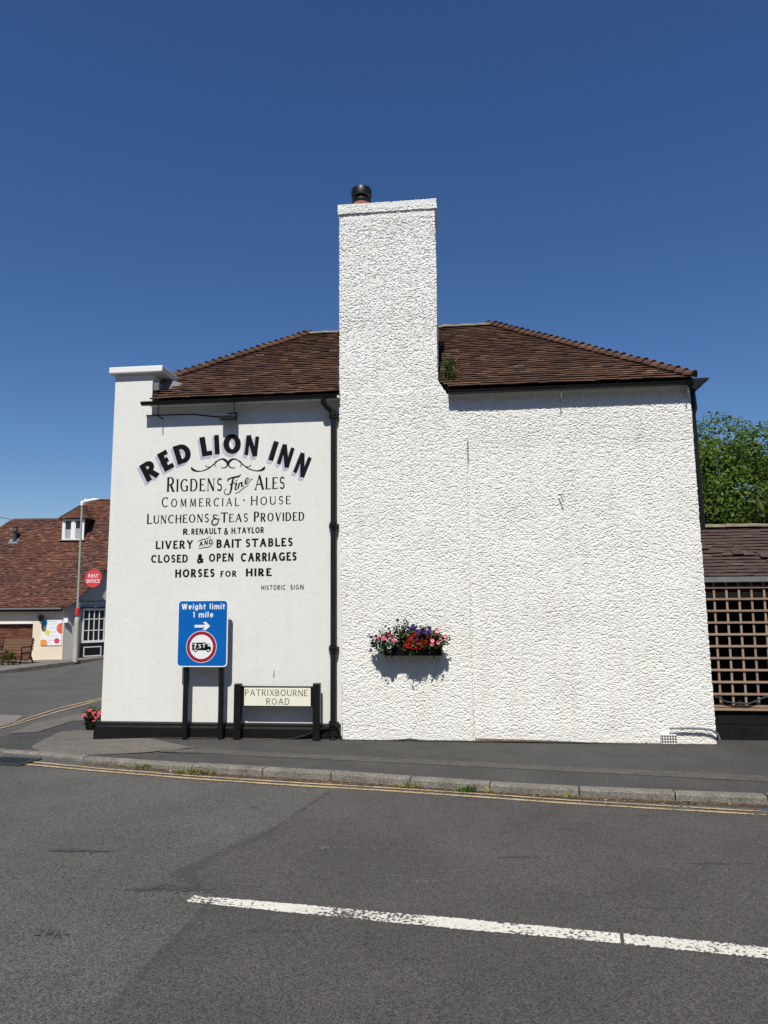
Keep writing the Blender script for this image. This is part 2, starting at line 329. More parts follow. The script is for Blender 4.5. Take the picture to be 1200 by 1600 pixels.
# pavement running back along the inn's left side, flush with the street
side = [wl(-4.5, -.34), wl(-4.5, -22)]
pl2 = [ground_at(*p, 0) for p in [(-20, 1160), (20, 1146), (60, 1133), (100, 1121), (152, 1108)]]
far = pl2[-1] + (pl2[-1] - pl2[-2]).normalized() * 16
e0 = wl((RW.transposed() @ (bk[0] - P0)).x, -.34)
patch('pavement', [(p.x, p.y) for p in (e0, side[0], side[1], far, pl2[4], pl2[3], pl2[2], pl2[1], pl2[0])], M['pavedark'], .0085, lambda x, y: gz(x, y), px=False, sub=1.)
patch('pavement_surface', wob([(70, 1178), (48, 1167), (72, 1154), (97, 1142.5), (140, 1141), (170, 1141), (300, 1168), (230, 1176), (132, 1180), (70, 1178)], .8), M['pavetan'], .004, cz, sub=.3)
patch('pavement_surface', wob([(14, 1147), (58, 1130), (110, 1119), (165, 1109), (165, 1126), (112, 1128), (58, 1146), (14, 1147)], .6), M['pavetan'], .017, gz, sub=.5)
patch('pavement_surface', wob([(-40, 1116), (37, 1118), (22, 1129), (-2, 1136), (-50, 1146), (-40, 1116)], .6), M['paveconc'], .006, gz)
patch('pavement_surface', wob([(250, 1171), (330, 1171), (600, 1184.5), (900, 1198.5), (1200, 1213), (1500, 1229)], .7, 8) + wob([(1500, 1239), (1200, 1222), (900, 1206.5), (600, 1191.5), (330, 1178), (250, 1175)], .7, 8), M['pavestrip'], .004, cz, sub=.4)
grit = strip('gutter_dirt', [(131, 1188), (300, 1200), (410, 1208), (640, 1223), (905, 1238), (1200, 1250), (1400, 1260)], [(131, 1195), (300, 1209), (410, 1218), (640, 1231), (905, 1249), (1200, 1263), (1400, 1273)], M['grit'], .0035, n=50); grit['kind'] = 'stuff'; tag(grit, 'brown grit washed along the kerb between the yellow lines and the kerb stones', 'grit')
# far pavement across the street
fk = [Vector((-12.6, 24, 0)) + Vector((.457, .889, 0)) * s for s in (-16, -8, -4, 0, 4, 8, 16)]
fb = [p + Vector((-9, 4.6, 0)) for p in fk]; b = MB(); pts = []
for p, q in zip(fk, fb):
    for k in range(9): r = p.lerp(q, k / 8); pts.append((r.x, r.y, gz(r.x, r.y) + .09))
b.add(pts, [(i * 9 + k, (i + 1) * 9 + k, (i + 1) * 9 + k + 1, i * 9 + k + 1) for i in range(6) for k in range(8)])
for p, q in zip(fk, fk[1:]):
    b.add([(p.x, p.y, gz(p.x, p.y) - .05), (q.x, q.y, gz(q.x, q.y) - .05), (q.x, q.y, gz(q.x, q.y) + .09), (p.x, p.y, gz(p.x, p.y) + .09)], [(0, 1, 2, 3)], 1)
    n_ = Vector((-.889, .457, 0)) * .14; h_ = .095
    b.add([(p.x, p.y, gz(p.x, p.y) + h_), (q.x, q.y, gz(q.x, q.y) + h_), (q.x + n_.x, q.y + n_.y, gz(q.x, q.y) + h_), (p.x + n_.x, p.y + n_.y, gz(p.x, p.y) + h_)], [(0, 1, 2, 3)], 1)
struct(b.build('far_pavement', [mat('far_pavement', (.15, .135, .12), .9, .2, (.2, .18, .16), 2), M['kerb']]))

# ------------------------------------------------------------------ signwriter's alphabet: centre-line strokes, thick and thin
V, H, D, A_ = 'V', 'H', 'D', 'A'   # D x0 y0 x1 y1 weight ; A cx cy rx ry a0 a1 [weight]
G = {
 'A': (.8, [('D', 0, 0, .4, 1, 0), ('D', .4, 1, .8, 0, 1), ('D', .15, .36, .65, .36, 0)], [(0, 0), (.8, 0)]),
 'B': (.6, [('D', 0, 0, 0, 1, 1), ('D', 0, 1, .32, 1, 0), ('D', 0, .53, .34, .53, 0), ('D', 0, 0, .34, 0, 0), ('A', .3, .765, .24, .235, 90, -90), ('A', .32, .265, .28, .265, 90, -90)], []),
 'C': (.74, [('A', .42, .5, .42, .5, 48, 312)], []),
 'D': (.72, [('D', 0, 0, 0, 1, 1), ('D', 0, 1, .4, 1, 0), ('D', 0, 0, .4, 0, 0), ('A', .28, .5, .44, .5, 90, -90)], []),
 'E': (.54, [('D', 0, 0, 0, 1, 1), ('D', 0, 1, .52, 1, 0), ('D', 0, .52, .42, .52, 0), ('D', 0, 0, .54, 0, 0)], [(0, 0), (0, 1)]),
 'F': (.5, [('D', 0, 0, 0, 1, 1), ('D', 0, 1, .5, 1, 0), ('D', 0, .5, .4, .5, 0)], [(0, 0), (0, 1)]),
 'G': (.78, [('A', .42, .5, .42, .5, 48, 300), ('D', .76, .05, .76, .42, 1), ('D', .5, .42, .78, .42, 0)], []),
 'H': (.72, [('D', 0, 0, 0, 1, 1), ('D', .72, 0, .72, 1, 1), ('D', 0, .52, .72, .52, 0)], [(0, 0), (0, 1), (.72, 0), (.72, 1)]),
 'I': (.16, [('D', .08, 0, .08, 1, 1)], [(.08, 0), (.08, 1)]),
 'L': (.52, [('D', 0, 0, 0, 1, 1), ('D', 0, 0, .52, 0, 0)], [(0, 0), (0, 1)]),
 'M': (.9, [('D', .08, 0, .12, 1, 0), ('D', .12, 1, .45, .1, 1), ('D', .45, .1, .78, 1, 0), ('D', .78, 1, .84, 0, 1)], [(.08, 0), (.84, 0)]),
 'N': (.72, [('D', 0, 0, 0, 1, 0), ('D', 0, 1, .72, 0, 1), ('D', .72, 0, .72, 1, 0)], [(0, 0), (.72, 1)]),
 'O': (.82, [('A', .41, .5, .41, .5, 0, 360)], []),
 'P': (.58, [('D', 0, 0, 0, 1, 1), ('D', 0, 1, .3, 1, 0), ('D', 0, .46, .3, .46, 0), ('A', .28, .73, .3, .27, 90, -90)], [(0, 0)]),
 'R': (.64, [('D', 0, 0, 0, 1, 1), ('D', 0, 1, .36, 1, 0), ('D', 0, .48, .36, .48, 0), ('A', .28, .74, .28, .26, 90, -90), ('D', .28, .48, .64, 0, 1)], [(0, 0), (.66, 0)]),
 'S': (.56, [('A', .28, .75, .25, .25, 32, 270, .5), ('A', .28, .255, .28, .255, 90, -148, .5)], []),
 'T': (.68, [('D', .34, 0, .34, 1, 1), ('D', 0, 1, .68, 1, 0)], [(.34, 0)]),
 'U': (.7, [('D', 0, .32, 0, 1, 1), ('A', .35, .34, .35, .34, 180, 360), ('D', .7, .32, .7, 1, 0)], [(0, 1), (.7, 1)]),
 'V': (.76, [('D', 0, 1, .38, 0, 1), ('D', .38, 0, .76, 1, 0)], [(0, 1), (.76, 1)]),
 'X': (.72, [('D', 0, 1, .72, 0, 1), ('D', 0, 0, .72, 1, 0)], [(0, 0), (0, 1), (.72, 0), (.72, 1)]),
 'Y': (.72, [('D', 0, 1, .36, .46, 1), ('D', .72, 1, .36, .46, 0), ('D', .36, 0, .36, .5, 1)], [(.36, 0), (0, 1), (.72, 1)]),
 '&': (.86, [('P', .5, (.86, 0), (.6, .24), (.3, .58), (.19, .78), (.24, .94), (.36, 1), (.49, .94), (.53, .8), (.44, .64), (.2, .48), (.04, .3), (.04, .14), (.16, .02), (.34, 0), (.54, .1), (.68, .28), (.76, .52))], []),
 'W': (1.05, [('D', 0, 1, .27, 0, 1), ('D', .27, 0, .525, 1, 1), ('D', .525, 1, .78, 0, 1), ('D', .78, 0, 1.05, 1, 1)], []),
 'e_': (.6, [('A', .3, .36, .3, .36, 0, 315), ('D', .06, .36, .58, .36, 0)], []),
 'i_': (.18, [('D', .09, 0, .09, .72, 1), ('D', .09, .86, .09, 1.02, 1)], []),
 'g_': (.6, [('A', .3, .36, .3, .36, 0, 360), ('D', .6, -.02, .6, .72, 1), ('A', .3, .0, .3, .26, 0, -150)], []),
 'h_': (.56, [('D', 0, 0, 0, 1.02, 1), ('A', .28, .42, .28, .3, 180, 0), ('D', .56, 0, .56, .44, 1)], []),
 't_': (.4, [('D', .12, .12, .12, .95, 1), ('D', 0, .7, .4, .7, 0), ('A', .3, .16, .18, .16, 180, 300)], []),
 'l_': (.24, [('D', .05, .12, .05, 1.02, 1), ('A', .2, .14, .15, .14, 180, 280)], []),
 'm_': (.95, [('D', 0, 0, 0, .72, 1), ('A', .237, .45, .237, .27, 180, 0), ('D', .475, 0, .475, .47, 1), ('A', .712, .45, .237, .27, 180, 0), ('D', .95, 0, .95, .47, 1)], []),
 '1': (.3, [('D', .22, 0, .22, 1, 1), ('D', 0, .78, .22, 1, 1)], []),
 '7': (.56, [('D', 0, 1, .56, 1, 0), ('D', .54, .98, .16, 0, 1)], []),
 '5': (.56, [('D', .08, 1, .54, 1, 0), ('D', .08, 1, .05, .52, 1), ('A', .27, .32, .29, .32, 135, -150)], []),
 '.': (.12, [('D', .06, 0, .06, .12, 1)], []), '·': (.14, [('D', .07, .44, .07, .6, 1)], []),
}
LAYER = [0]
def strokes2d(ch, T, h, serif):
    """list of convex-ish ribbons [(left pts, right pts)] in a box width x 1"""
    wd, items, ser = G[ch]; mx = lambda x: T / 2 + x * (wd - T) / wd if wd > T else wd / 2; my = lambda y: h / 2 + y * (1 - h); out = []
    def ribbon(pts, ws):
        l, r = [], []
        for i, p in enumerate(pts):
            a = pts[max(i - 1, 0)]; c = pts[min(i + 1, len(pts) - 1)]; dx, dy = c[0] - a[0], c[1] - a[1]; n = math.hypot(dx, dy) or 1
            l.append((p[0] - dy / n * ws[i] / 2, p[1] + dx / n * ws[i] / 2)); r.append((p[0] + dy / n * ws[i] / 2, p[1] - dx / n * ws[i] / 2))
        out.append((l, r))
    for it in items:
        if it[0] == 'D':
            _, x0, y0, x1, y1, k = it; t = h + (T - h) * k
            if y0 == y1: ribbon([(x0 if x0 == 0 else mx(x0), my(y0)), (x1, my(y1))], [t, t])
            else:
                if x0 != x1:       # diagonals: cut flush with the cap and base lines by slight over-run
                    ribbon([(mx(x0), y0), (mx(x1), y1)], [t * 1.04, t * 1.04])
                else: ribbon([(mx(x0), y0), (mx(x1), y1)], [t, t])
        elif it[0] == 'P':
            q = [(mx(x), my(y)) for x, y in it[2:]]; ribbon(q, [h + (T - h) * it[1]] * len(q))
        else:
            _, cx, cy, rx, ry, a0, a1 = it[:7]; k = it[7] if len(it) > 7 else None; n = max(8, int(abs(a1 - a0) / 11)); pts = []; ws = []
            for i in range(n + 1):
                a = R(a0 + (a1 - a0) * i / n); pts.append((mx(cx) + rx * (wd - T) / wd * math.cos(a), my(cy) + ry * (1 - h) * math.sin(a)))
                ws.append(h + (T - h) * (abs(math.cos(a)) ** 1.3 if k is None else k))
            ribbon(pts, ws)
    if serif:
        for x, y in ser:
            yy = h * .4 if y == 0 else 1 - h * .4; ribbon([(mx(x) - serif, yy), (mx(x) + serif, yy)], [h * .8, h * .8])
        if ch in 'CGS':
            e = items[0]; a = R(e[5]); x = mx(e[1]) + e[3] * (wd - T) / wd * math.cos(a); y = my(e[2]) + e[4] * (1 - h) * math.sin(a); ribbon([(x, y - .03), (x + .02, y + .13)], [h, h])
        if ch in 'EFL':
            x = G[ch][0]
            if ch != 'F': ribbon([(x - h * .3, 0), (x + .02, .17)], [h * .7, h * .7])
            if ch != 'L': ribbon([(x - h * .5, 1), (x - h * .3, .84)], [h * .7, h * .7])
        if ch == 'T':
            for x in (0, .68): ribbon([(x, 1), (x + (.02 if x == 0 else -.02), .83)], [h * .8, h * .8])
    return wd, out
def put(mb, ribs, f, y0, dy=.00012, mi=0):
    """f maps (x,y) -> (u,z); each stroke sits a hair proud of the one before"""
    for l, r in ribs:
        LAYER[0] = (LAYER[0] + 1) % 14; y = y0 - LAYER[0] * dy; n = len(l); vs = [(f(*p)[0], y, f(*p)[1]) for p in l + r]
        mb.add(vs, [(i, i + 1, n + i + 1, n + i)[::-1] for i in range(n - 1)], mi)
def row(mb, text, A, B, hp, T, h, serif, y0, small=.85, gap=.2, space=.45, at=None, lower=False):
    """one painted line: lower-case letters are small capitals; A,B baseline ends, hp cap height (all photo pixels on the wall)"""
    at = at or (lambda x, y: wall_at(x, y, -.06)); p, q = at(*A), at(*B); t = at(A[0], A[1] - hp); ch = t[1] - p[1]; adv = []; x = 0
    for c in text:
        if c == ' ': x += space; continue
        k = c + '_' if lower and c.islower() else c.upper(); s = small if c.islower() and not lower else 1.; wd = G[k][0] * s; adv.append((k, x, s)); x += wd + gap
    tot = x - gap; sx = (q[0] - p[0]) / tot; sl_ = (q[1] - p[1]) / (q[0] - p[0])
    for c, x0, s in adv:
        wd, rb = strokes2d(c, T, h, serif)
        put(mb, rb, lambda X, Y: (p[0] + (x0 + X * s) * sx, p[1] + (x0 + X * s) * sx * sl_ + Y * s * ch), y0)
def brush(mb, pts, ws, y0, at=None, mi=0, sub=6):
    """free brush stroke through photo-pixel points with varying width (pixels)"""
    at = at or (lambda x, y: wall_at(x, y, -.06)); P = [np.array(p, float) for p in pts]; Q = []; W = []
    for i in range(len(P) - 1):
        a, b_, c, d = P[max(i - 1, 0)], P[i], P[i + 1], P[min(i + 2, len(P) - 1)]
        for k in range(sub):
            t = k / sub; Q.append(.5 * (2 * b_ + (c - a) * t + (2 * a - 5 * b_ + 4 * c - d) * t * t + (3 * b_ - a - 3 * c + d) * t ** 3)); W.append(ws[i] + (ws[i + 1] - ws[i]) * t)
    Q.append(P[-1]); W.append(ws[-1]); l, r = [], []
    for i, p in enumerate(Q):
        d = Q[min(i + 1, len(Q) - 1)] - Q[max(i - 1, 0)]; n = np.array((-d[1], d[0])) / (np.hypot(*d) or 1) * W[i] / 2; l.append(tuple(p - n)); r.append(tuple(p + n))
    put(mb, [(l, r)], at, y0, mi=mi)
def type2d(body, bold=0., spacing=1.):
    cu = bpy.data.curves.new('type', 'FONT'); cu.body = body; cu.size = 1; cu.offset = bold; cu.space_character = spacing; cu.resolution_u = 4
    o = bpy.data.objects.new('type', cu); S.collection.objects.link(o); dg = bpy.context.evaluated_depsgraph_get()
    me = bpy.data.meshes.new_from_object(o.evaluated_get(dg)); v = np.array([x.co[:2] for x in me.vertices]); f = [tuple(p.vertices) for p in me.polygons]
    bpy.data.objects.remove(o); bpy.data.curves.remove(cu); bpy.data.meshes.remove(me); return v, f
def typeset(mb, body, x0, x1, z0, z1, y, bold=0., mi=0, spacing=1.):
    v, f = type2d(body, bold, spacing); lo, hi = v.min(0), v.max(0); s = (np.array((x1, z1)) - (x0, z0)) / (hi - lo); q = (v - lo) * s + (x0, z0)
    fs = []
    for t in f:
        a, b_, c = q[t[0]], q[t[1]], q[t[2]]; ar = (b_[0] - a[0]) * (c[1] - a[1]) - (b_[1] - a[1]) * (c[0] - a[0]); fs.append(t if ar > 0 else t[::-1])
    mb.add([(a, y, b_) for a, b_ in q], fs, mi)

# ------------------------------------------------------------------ roof tiling
def frame(o, eu, ev): o = Vector(o); eu = Vector(eu).normalized(); ev = Vector(ev); ev = (ev - ev.dot(eu) * eu).normalized(); return o, eu, ev, eu.cross(ev)
def tiles(mb, fr, poly, g=.1, wd=.165, th=.014, jit=.004, lift=.02, warp=None):
    """rows of separate plain tiles over a polygon (a along the eave, b up the slope); each tile its own island"""
    o, eu, ev, n = fr; bs = [p[1] for p in poly]; k = 0; b0 = min(bs)
    while b0 < max(bs) - .02:
        m_ = min(b0 + g * .5, max(bs) - .01); xsn = []
        for (x0, y0), (x1, y1) in zip(poly, poly[1:] + poly[:1]):
            if (y0 <= m_) != (y1 <= m_): xsn.append(x0 + (x1 - x0) * (m_ - y0) / (y1 - y0))
        xsn.sort()
        for a0, a1 in zip(xsn[::2], xsn[1::2]):
            x = a0 - (wd * .5 if k % 2 else 0) - random.random() * .02
            while x < a1:
                l, r = max(x + .0007, a0), min(x + wd - .0007, a1); x += wd
                if r - l < .02: continue
                j = random.uniform(-jit, jit); z0 = lift + th + random.uniform(-jit, jit); z1 = z0 + random.uniform(-jit, jit); top = min(b0 + g * 1.9, max(bs) + .01)
                wz = warp((l + r) / 2, b0) if warp else 0
                P = lambda a, bb, c: o + eu * a + ev * bb + n * (c + wz)
                vs = [P(l, b0 + j, z0 - th), P(r, b0 + j, z1 - th), P(r, top, .002 - th), P(l, top, .002 - th), P(l, b0 + j, z0), P(r, b0 + j, z1), P(r, top, .004), P(l, top, .004)]
                mb.add(vs, [(4, 5, 6, 7), (0, 1, 5, 4), (0, 4, 7, 3), (1, 2, 6, 5)])
        b0 += g; k += 1
def bonnets(mb, p0, p1, n, r=.1, tilt=.05, seg=6, flat=1., squash=1.):
    """run of half-round ridge or hip tiles from p0 (low) to p1 (high), each lapping the next"""
    p0, p1 = Vector(p0), Vector(p1); d = (p1 - p0).normalized(); s = d.cross(Vector((0, 0, 1))).normalized(); u = s.cross(d)
    for k in range(n):
        a = p0.lerp(p1, k / n); b_ = p0.lerp(p1, (k + 1.35) / n); vs = []
        for q, rr, up in ((a, r, tilt), (b_, r * .82, 0.)):
            j = random.uniform(-.006, .006)
            for i in range(seg + 1):
                t = math.pi * i / seg; vs.append(q + s * (math.cos(t) * rr * flat) + u * (math.sin(t) * rr * squash + up + j))
        q = a; inner = [q + s * (math.cos(math.pi * i / seg) * r * .82 * flat) + u * (math.sin(math.pi * i / seg) * r * .8 * squash + tilt - .012) for i in range(seg + 1)]
        o = seg + 1
        mb.add(vs + inner, [(i, o + i, o + i + 1, i + 1) for i in range(seg)] + [(i, i + 1, 2 * o + i + 1, 2 * o + i) for i in range(seg)] + [tuple(2 * o + i for i in range(seg + 1))])

# ------------------------------------------------------------------ the inn
inn = thing('inn', 'white rendered inn with black painted lettering and a tall roughcast chimney stack', 'inn', P0, YAW)
EAVE = 5.06
U0, U1 = -4.66, 4.2
# smooth white wall with the lettering
b = MB(); b.add([(-4.665, .06, -.2), (-.985, .06, -.2), (-.985, .06, 5.05), (-4.02, .06, 5.05), (-4.02, .06, 5.58), (-4.64, .06, 5.58)], [(0, 1, 2, 3), (0, 3, 4, 5)])
b.add([(-4.665, .06, -.4), (-4.64, .06, 5.58), (-4.64, 7.6, 5.58), (-4.665, 7.6, -.4)], [(0, 1, 2, 3)])
b.add([(-4.02, .06, 5.05), (-4.02, .7, 5.05), (-4.02, .7, 5.58), (-4.02, .06, 5.58)], [(0, 1, 2, 3)])
b.add([(-4.64, .06, 5.58), (-4.02, .06, 5.58), (-4.02, .7, 5.58), (-4.3, .7, 5.58), (-4.3, 7.6, 5.58), (-4.64, 7.6, 5.58)], [(0, 1, 2, 3, 4, 5)])
b.add([(-4.02, .7, 5.58), (-4.02, .7, 4.9), (-4.3, .7, 4.9), (-4.3, .7, 5.58)], [(0, 1, 2, 3)]); b.add([(-4.3, .7, 5.58), (-4.3, .7, 4.9), (-4.3, 7.6, 4.9), (-4.3, 7.6, 5.58)], [(0, 1, 2, 3)])
wall = b.build('wall', M['smooth'], inn)
b = MB(); b.box(-4.6, 4.06, .1, 5.4, -.5, 5.0); b.box(U0, -.9, 5.401, 7.6, -.5, 5.0); b.build('rear_wall', M['smooth'], inn)
b = MB(); b.add([(-4.71, -.02, 5.59), (-3.83, -.02, 5.59), (-3.83, .8, 5.59), (-4.1, .8, 5.59), (-4.1, 7.6, 5.59), (-4.71, 7.6, 5.59)], [(5, 4, 3, 2, 1, 0)])
b = MB(); b.box(-4.71, -3.83, -.03, .82, 5.585, 5.685); b.box(-4.71, -4.2, .821, 7.6, 5.585, 5.685); b.build('coping', M['white'], wall, bevel=.012)
b = MB(); b.box(-3.99, -3.9, .03, .3, 5.3, 5.42); b.add([(-3.98, -.02, 5.15), (-3.75, .1, 5.24), (-3.65, .4, 5.5), (-3.98, .4, 5.62)], [(0, 1, 2, 3)]); b.build('lead_flashing', M['lead'], inn)
b = MB()
b.add([(-4.745, -.01, -.3), (-1.0, -.01, -.3), (-1.0, -.01, .135), (-4.735, -.01, .135)], [(0, 1, 2, 3)])
for (y0, z0), (y1, z1) in (((-.01, .135), (-.005, .15)), ((-.005, .15), (.015, .165)), ((.015, .165), (.012, .19)), ((.012, .19), (.03, .205)), ((.03, .205), (.062, .213))):
    b.add([(-4.745 - y0 + .02, y0, z0), (-1., y0, z0), (-1., y1, z1), (-4.745 - y1 + .05, y1, z1)], [(0, 1, 2, 3)])
b.add([(-4.745, -.01, -.4), (-4.745, 7.6, -.6), (-4.735, 7.6, .135), (-4.735, -.01, .135)], [(0, 3, 2, 1)][::-1]); b.add([(-4.735, -.01, .135), (-4.66, .062, .213), (-4.66, 7.6, .213), (-4.735, 7.6, .135)], [(0, 1, 2, 3)])
b.build('plinth', M['black'], inn)

# roughcast: dense height fields with real lumps
def vnoise(shape_scale, X, Y, seed):
    r = np.random.default_rng(seed); g = r.random((256, 256)).astype(np.float32); x = X / shape_scale[0]; y = Y / shape_scale[1]
    i = np.floor(x).astype(int); j = np.floor(y).astype(int); fx = x - i; fy = y - j; fx = fx * fx * fx * (fx * (fx * 6 - 15) + 10); fy = fy * fy * fy * (fy * (fy * 6 - 15) + 10)
    a = g[i % 256, j % 256]; b_ = g[(i + 1) % 256, j % 256]; c = g[i % 256, (j + 1) % 256]; d = g[(i + 1) % 256, (j + 1) % 256]
    return (a + (b_ - a) * fx) * (1 - fy) + (c + (d - c) * fx) * fy
def lumps(X, Z, seed, amp=1.):
    wx = X + .014 * (vnoise((.06, .06), X, Z, seed + 5) - .5); wz = Z + .026 * (vnoise((.08, .08), X, Z, seed + 6) - .5)
    a = vnoise((.0185, .0118), wx, wz, seed); c = vnoise((.034, .024), wx + 3, wz + 1, seed + 1); e = vnoise((.0115, .0105), X, Z, seed + 2); big = vnoise((.6, .5), X, Z, seed + 3)
    ridge = 1 - np.abs(2 * a - 1)
    return amp * (.014 * a + .005 * ridge + .0028 * c + .004 * e + .012 * (big - .5))
def field(name, mask_fn, base_fn, u0, u1, z0, z1, res, depth, seed, m, parent, amp=1., back=True):
    nu, nz = int((u1 - u0) / res) + 1, int((z1 - z0) / res) + 1; us = np.linspace(u0, u1, nu); zs = np.linspace(z0, z1, nz); X, Z = np.meshgrid(us, zs, indexing='ij')
    am = amp(X, Z) if callable(amp) else amp
    y = -(lumps(X + 20, Z + 20, seed, am) + base_fn(X, Z)); jx = (vnoise((.03, .03), X + 9, Z + 4, seed + 8) - .5) * .008; jz = (vnoise((.03, .03), X + 2, Z + 7, seed + 9) - .5) * .008
    Pv = np.stack([X + jx, y, Z + jz], -1).reshape(-1, 3)
    cx = .5 * (us[:-1] + us[1:]); cz_ = .5 * (zs[:-1] + zs[1:]); CX, CZ = np.meshgrid(cx, cz_, indexing='ij'); keep = mask_fn(CX, CZ)
    idx = np.arange(nu * nz).reshape(nu, nz); q = np.stack([idx[:-1, :-1], idx[1:, :-1], idx[1:, 1:], idx[:-1, 1:]], -1)[keep]
    # boundary edges are carried straight back so the slab has a real thickness
    e = np.concatenate([q[:, [0, 1]], q[:, [1, 2]], q[:, [2, 3]], q[:, [3, 0]]]); key = np.sort(e, 1); kk = key[:, 0].astype(np.int64) * (nu * nz) + key[:, 1]
    un, inv, cnt = np.unique(kk, return_inverse=True, return_counts=True); be = e[cnt[inv] == 1]
    bv = np.unique(be); steps = 1 + int(depth / .02) if depth > .25 else 2; nb = len(bv); mp = -np.ones(nu * nz, int); mp[bv] = np.arange(nb); layers = []; n0 = len(Pv)
    nrm = np.zeros((nb, 2)); d = Pv[be[:, 1]][:, [0, 2]] - Pv[be[:, 0]][:, [0, 2]]; on = np.stack([d[:, 1], -d[:, 0]], -1)
    np.add.at(nrm, mp[be[:, 0]], on); np.add.at(nrm, mp[be[:, 1]], on); nrm /= np.maximum(np.linalg.norm(nrm, axis=1, keepdims=True), 1e-6)
    per = Pv[bv][:, 0] + Pv[bv][:, 2]; F_ = [q]
    for s in range(1, steps + 1):
        yy = Pv[bv][:, 1] + depth * s / steps; lv = Pv[bv].copy(); h_ = lumps(per + 30, yy + 30, seed + 20) * (.7 if depth > .25 else 0); lv[:, 1] = yy; lv[:, 0] += nrm[:, 0] * (h_ - .012); lv[:, 2] += nrm[:, 1] * (h_ - .012) * (np.abs(nrm[:, 1]) > .5)
        layers.append(lv)
        pa = (lambda v: v) if s == 1 else (lambda v, o=n0 + (s - 2) * nb: o + mp[v]); nx_ = lambda v, o=n0 + (s - 1) * nb: o + mp[v]
        F_.append(np.stack([pa(be[:, 0]), nx_(be[:, 0]), nx_(be[:, 1]), pa(be[:, 1])], -1))
    Pv = np.concatenate([Pv] + layers); q = np.concatenate(F_); used, q2 = np.unique(q, return_inverse=True); Pv = Pv[used]; q = q2.reshape(-1, 4)
    me = bpy.data.meshes.new(name); me.vertices.add(len(Pv)); me.vertices.foreach_set('co', Pv.astype(np.float32).ravel()); me.loops.add(len(q) * 4); me.loops.foreach_set('vertex_index', q.astype(np.int32).ravel())
    me.polygons.add(len(q)); me.polygons.foreach_set('loop_start', np.arange(0, len(q) * 4, 4, dtype=np.int32)); me.polygons.foreach_set('use_smooth', np.ones(len(q), bool)); me.update(calc_edges=True); me.materials.append(m)
    return link(name, me, parent)
RES = .005
BOT = lambda X: -.012 - .045 * np.clip((X - .92) / 3.3, 0, 1)
def rough_amp(X, Z): # plaster worn flatter along the very bottom
    return np.clip(.45 + (Z - BOT(X) + .1 * vnoise((.5, .3), X + 9, Z + 9, 71)) / .5, .4, 1.)
field('roughcast_wall', lambda X, Z: (X > .58) & (X < 4.195 - .078 * Z / 5) & (Z < EAVE - .02) & (Z > BOT(X) + .03 * vnoise((.12, 1), X + 9, Z * 0 + 9, 44) * (X < 2.6)), lambda X, Z: -.045 + .02 * np.clip((Z - 4.2) / .5, 0, 1), .55, U1, -.07, EAVE, RES, .2, 11, M['rough'], inn, rough_amp)
def breast(X, Z):
    edge = np.where(Z < 4.25, .925, np.where(Z < 4.83, .925 - (Z - 4.25) / .58 * .17, np.where(Z < 5.25, .755 - (Z - 4.83) / .42 * .265, .49)))
    return (X < edge + .006 * np.sin(Z * 3)) & (X > -.965 - .05 * np.clip((Z) / 5, 0, 1)) & (Z > -.02)
def crk(X, Z):  # hairline crack below the flower trough
    c = .02 * np.sin(Z * 9) + .012 * np.sin(Z * 31); d = np.abs(X - (.10 + c - .10 * np.clip((.25 - Z) / .25, 0, 1))); return -.02 + .012 * (Z < 5.1 + .025 * np.sin(X * 5) + .012 * np.sin(X * 23)) - .05 * np.exp(-((X - .915 - .006 * np.sin(Z * 3)) / .009) ** 2) * (Z < 4.3) - .012 * np.exp(-(d / .006) ** 2) * (Z < 1.0)
chim = field('chimney', breast, crk, -1.03, .95, -.03, 8.02, RES, .62, 23, M['rough'], inn, lambda X, Z: rough_amp(X, Z) * (1 + .22 * np.clip((Z - 4.5) / 2, 0, 1)))
b = MB(); b.box(-.98, .46, .0, .61, 7.9, 8.05); b.build('stack_core', M['rough'], chim)
field('chimney_cap', lambda X, Z: (X > -1.035) & (X < .515), lambda X, Z: .012, -1.035, .515, 8.0, 8.155, RES, .68, 31, M['rough'], chim)
b = MB(); b.box(-1.02, .5, -.02, .63, 8.06, 8.135); b.build('flaunching', M['rough'], chim)
b = MB(); c = (-.7, .28, 7.9); b.lathe([(.17, 0), (.16, .14), (.14, .16), (.135, .34), (.15, .36), (.15, .4)], c); b.build('chimney_pot', M['terra'], chim, True)
b = MB(); b.lathe([(.1, .38), (.14, .40), (.152, .43), (.15, .475), (.105, .5), (.1, .515), (.15, .525), (.163, .535), (.165, .56), (.165, .64), (.158, .66), (.1, .668), (.0, .67)], c, 24); b.build('cowl', M['black'], chim, True)
b = MB(); b.box(-.69, -.665, .12, .132, 8.47, 8.54); b.build('cowl_slot', M['lead'], chim)

# roof
RISE = 1.99; PIT = math.atan2(RISE, 2.75); cp, sp_ = math.cos(PIT), math.sin(PIT); E0, E1, RR = -4.78, 4.13, 2.75; SL = RR / cp
fr = frame((0, -.12, 5.09), (1, 0, 0), (0, cp, sp_)); b = MB()
vl, vt = E0 + 2.75, E1 - 2.75
cb = .74 / cp
tiles(b, fr, [(-3.97, 0), (-1.01, 0), (-1.01, SL), (vl, SL), (-3.97, (-3.97 - E0) / 2.75 * SL)], g=.1, th=.017, jit=.005, lift=.025)
tiles(b, fr, [(.67, 0), (E1, 0), (vt, SL), (.5, SL), (.5, .25)], g=.1, th=.017, jit=.005, lift=.025); tiles(b, fr, [(-1.0, cb), (.49, cb), (.49, SL), (-1.0, SL)], g=.1, th=.017, jit=.005, lift=.025)
top = Vector((0, -.12 + 2.75, 5.09 + RISE))
tiles(b, frame((E1, -.12, 5.09), (0, 1, 0), (-cp, 0, sp_)), [(0, 0), (5.5, 0), (2.75, SL)], g=.12)
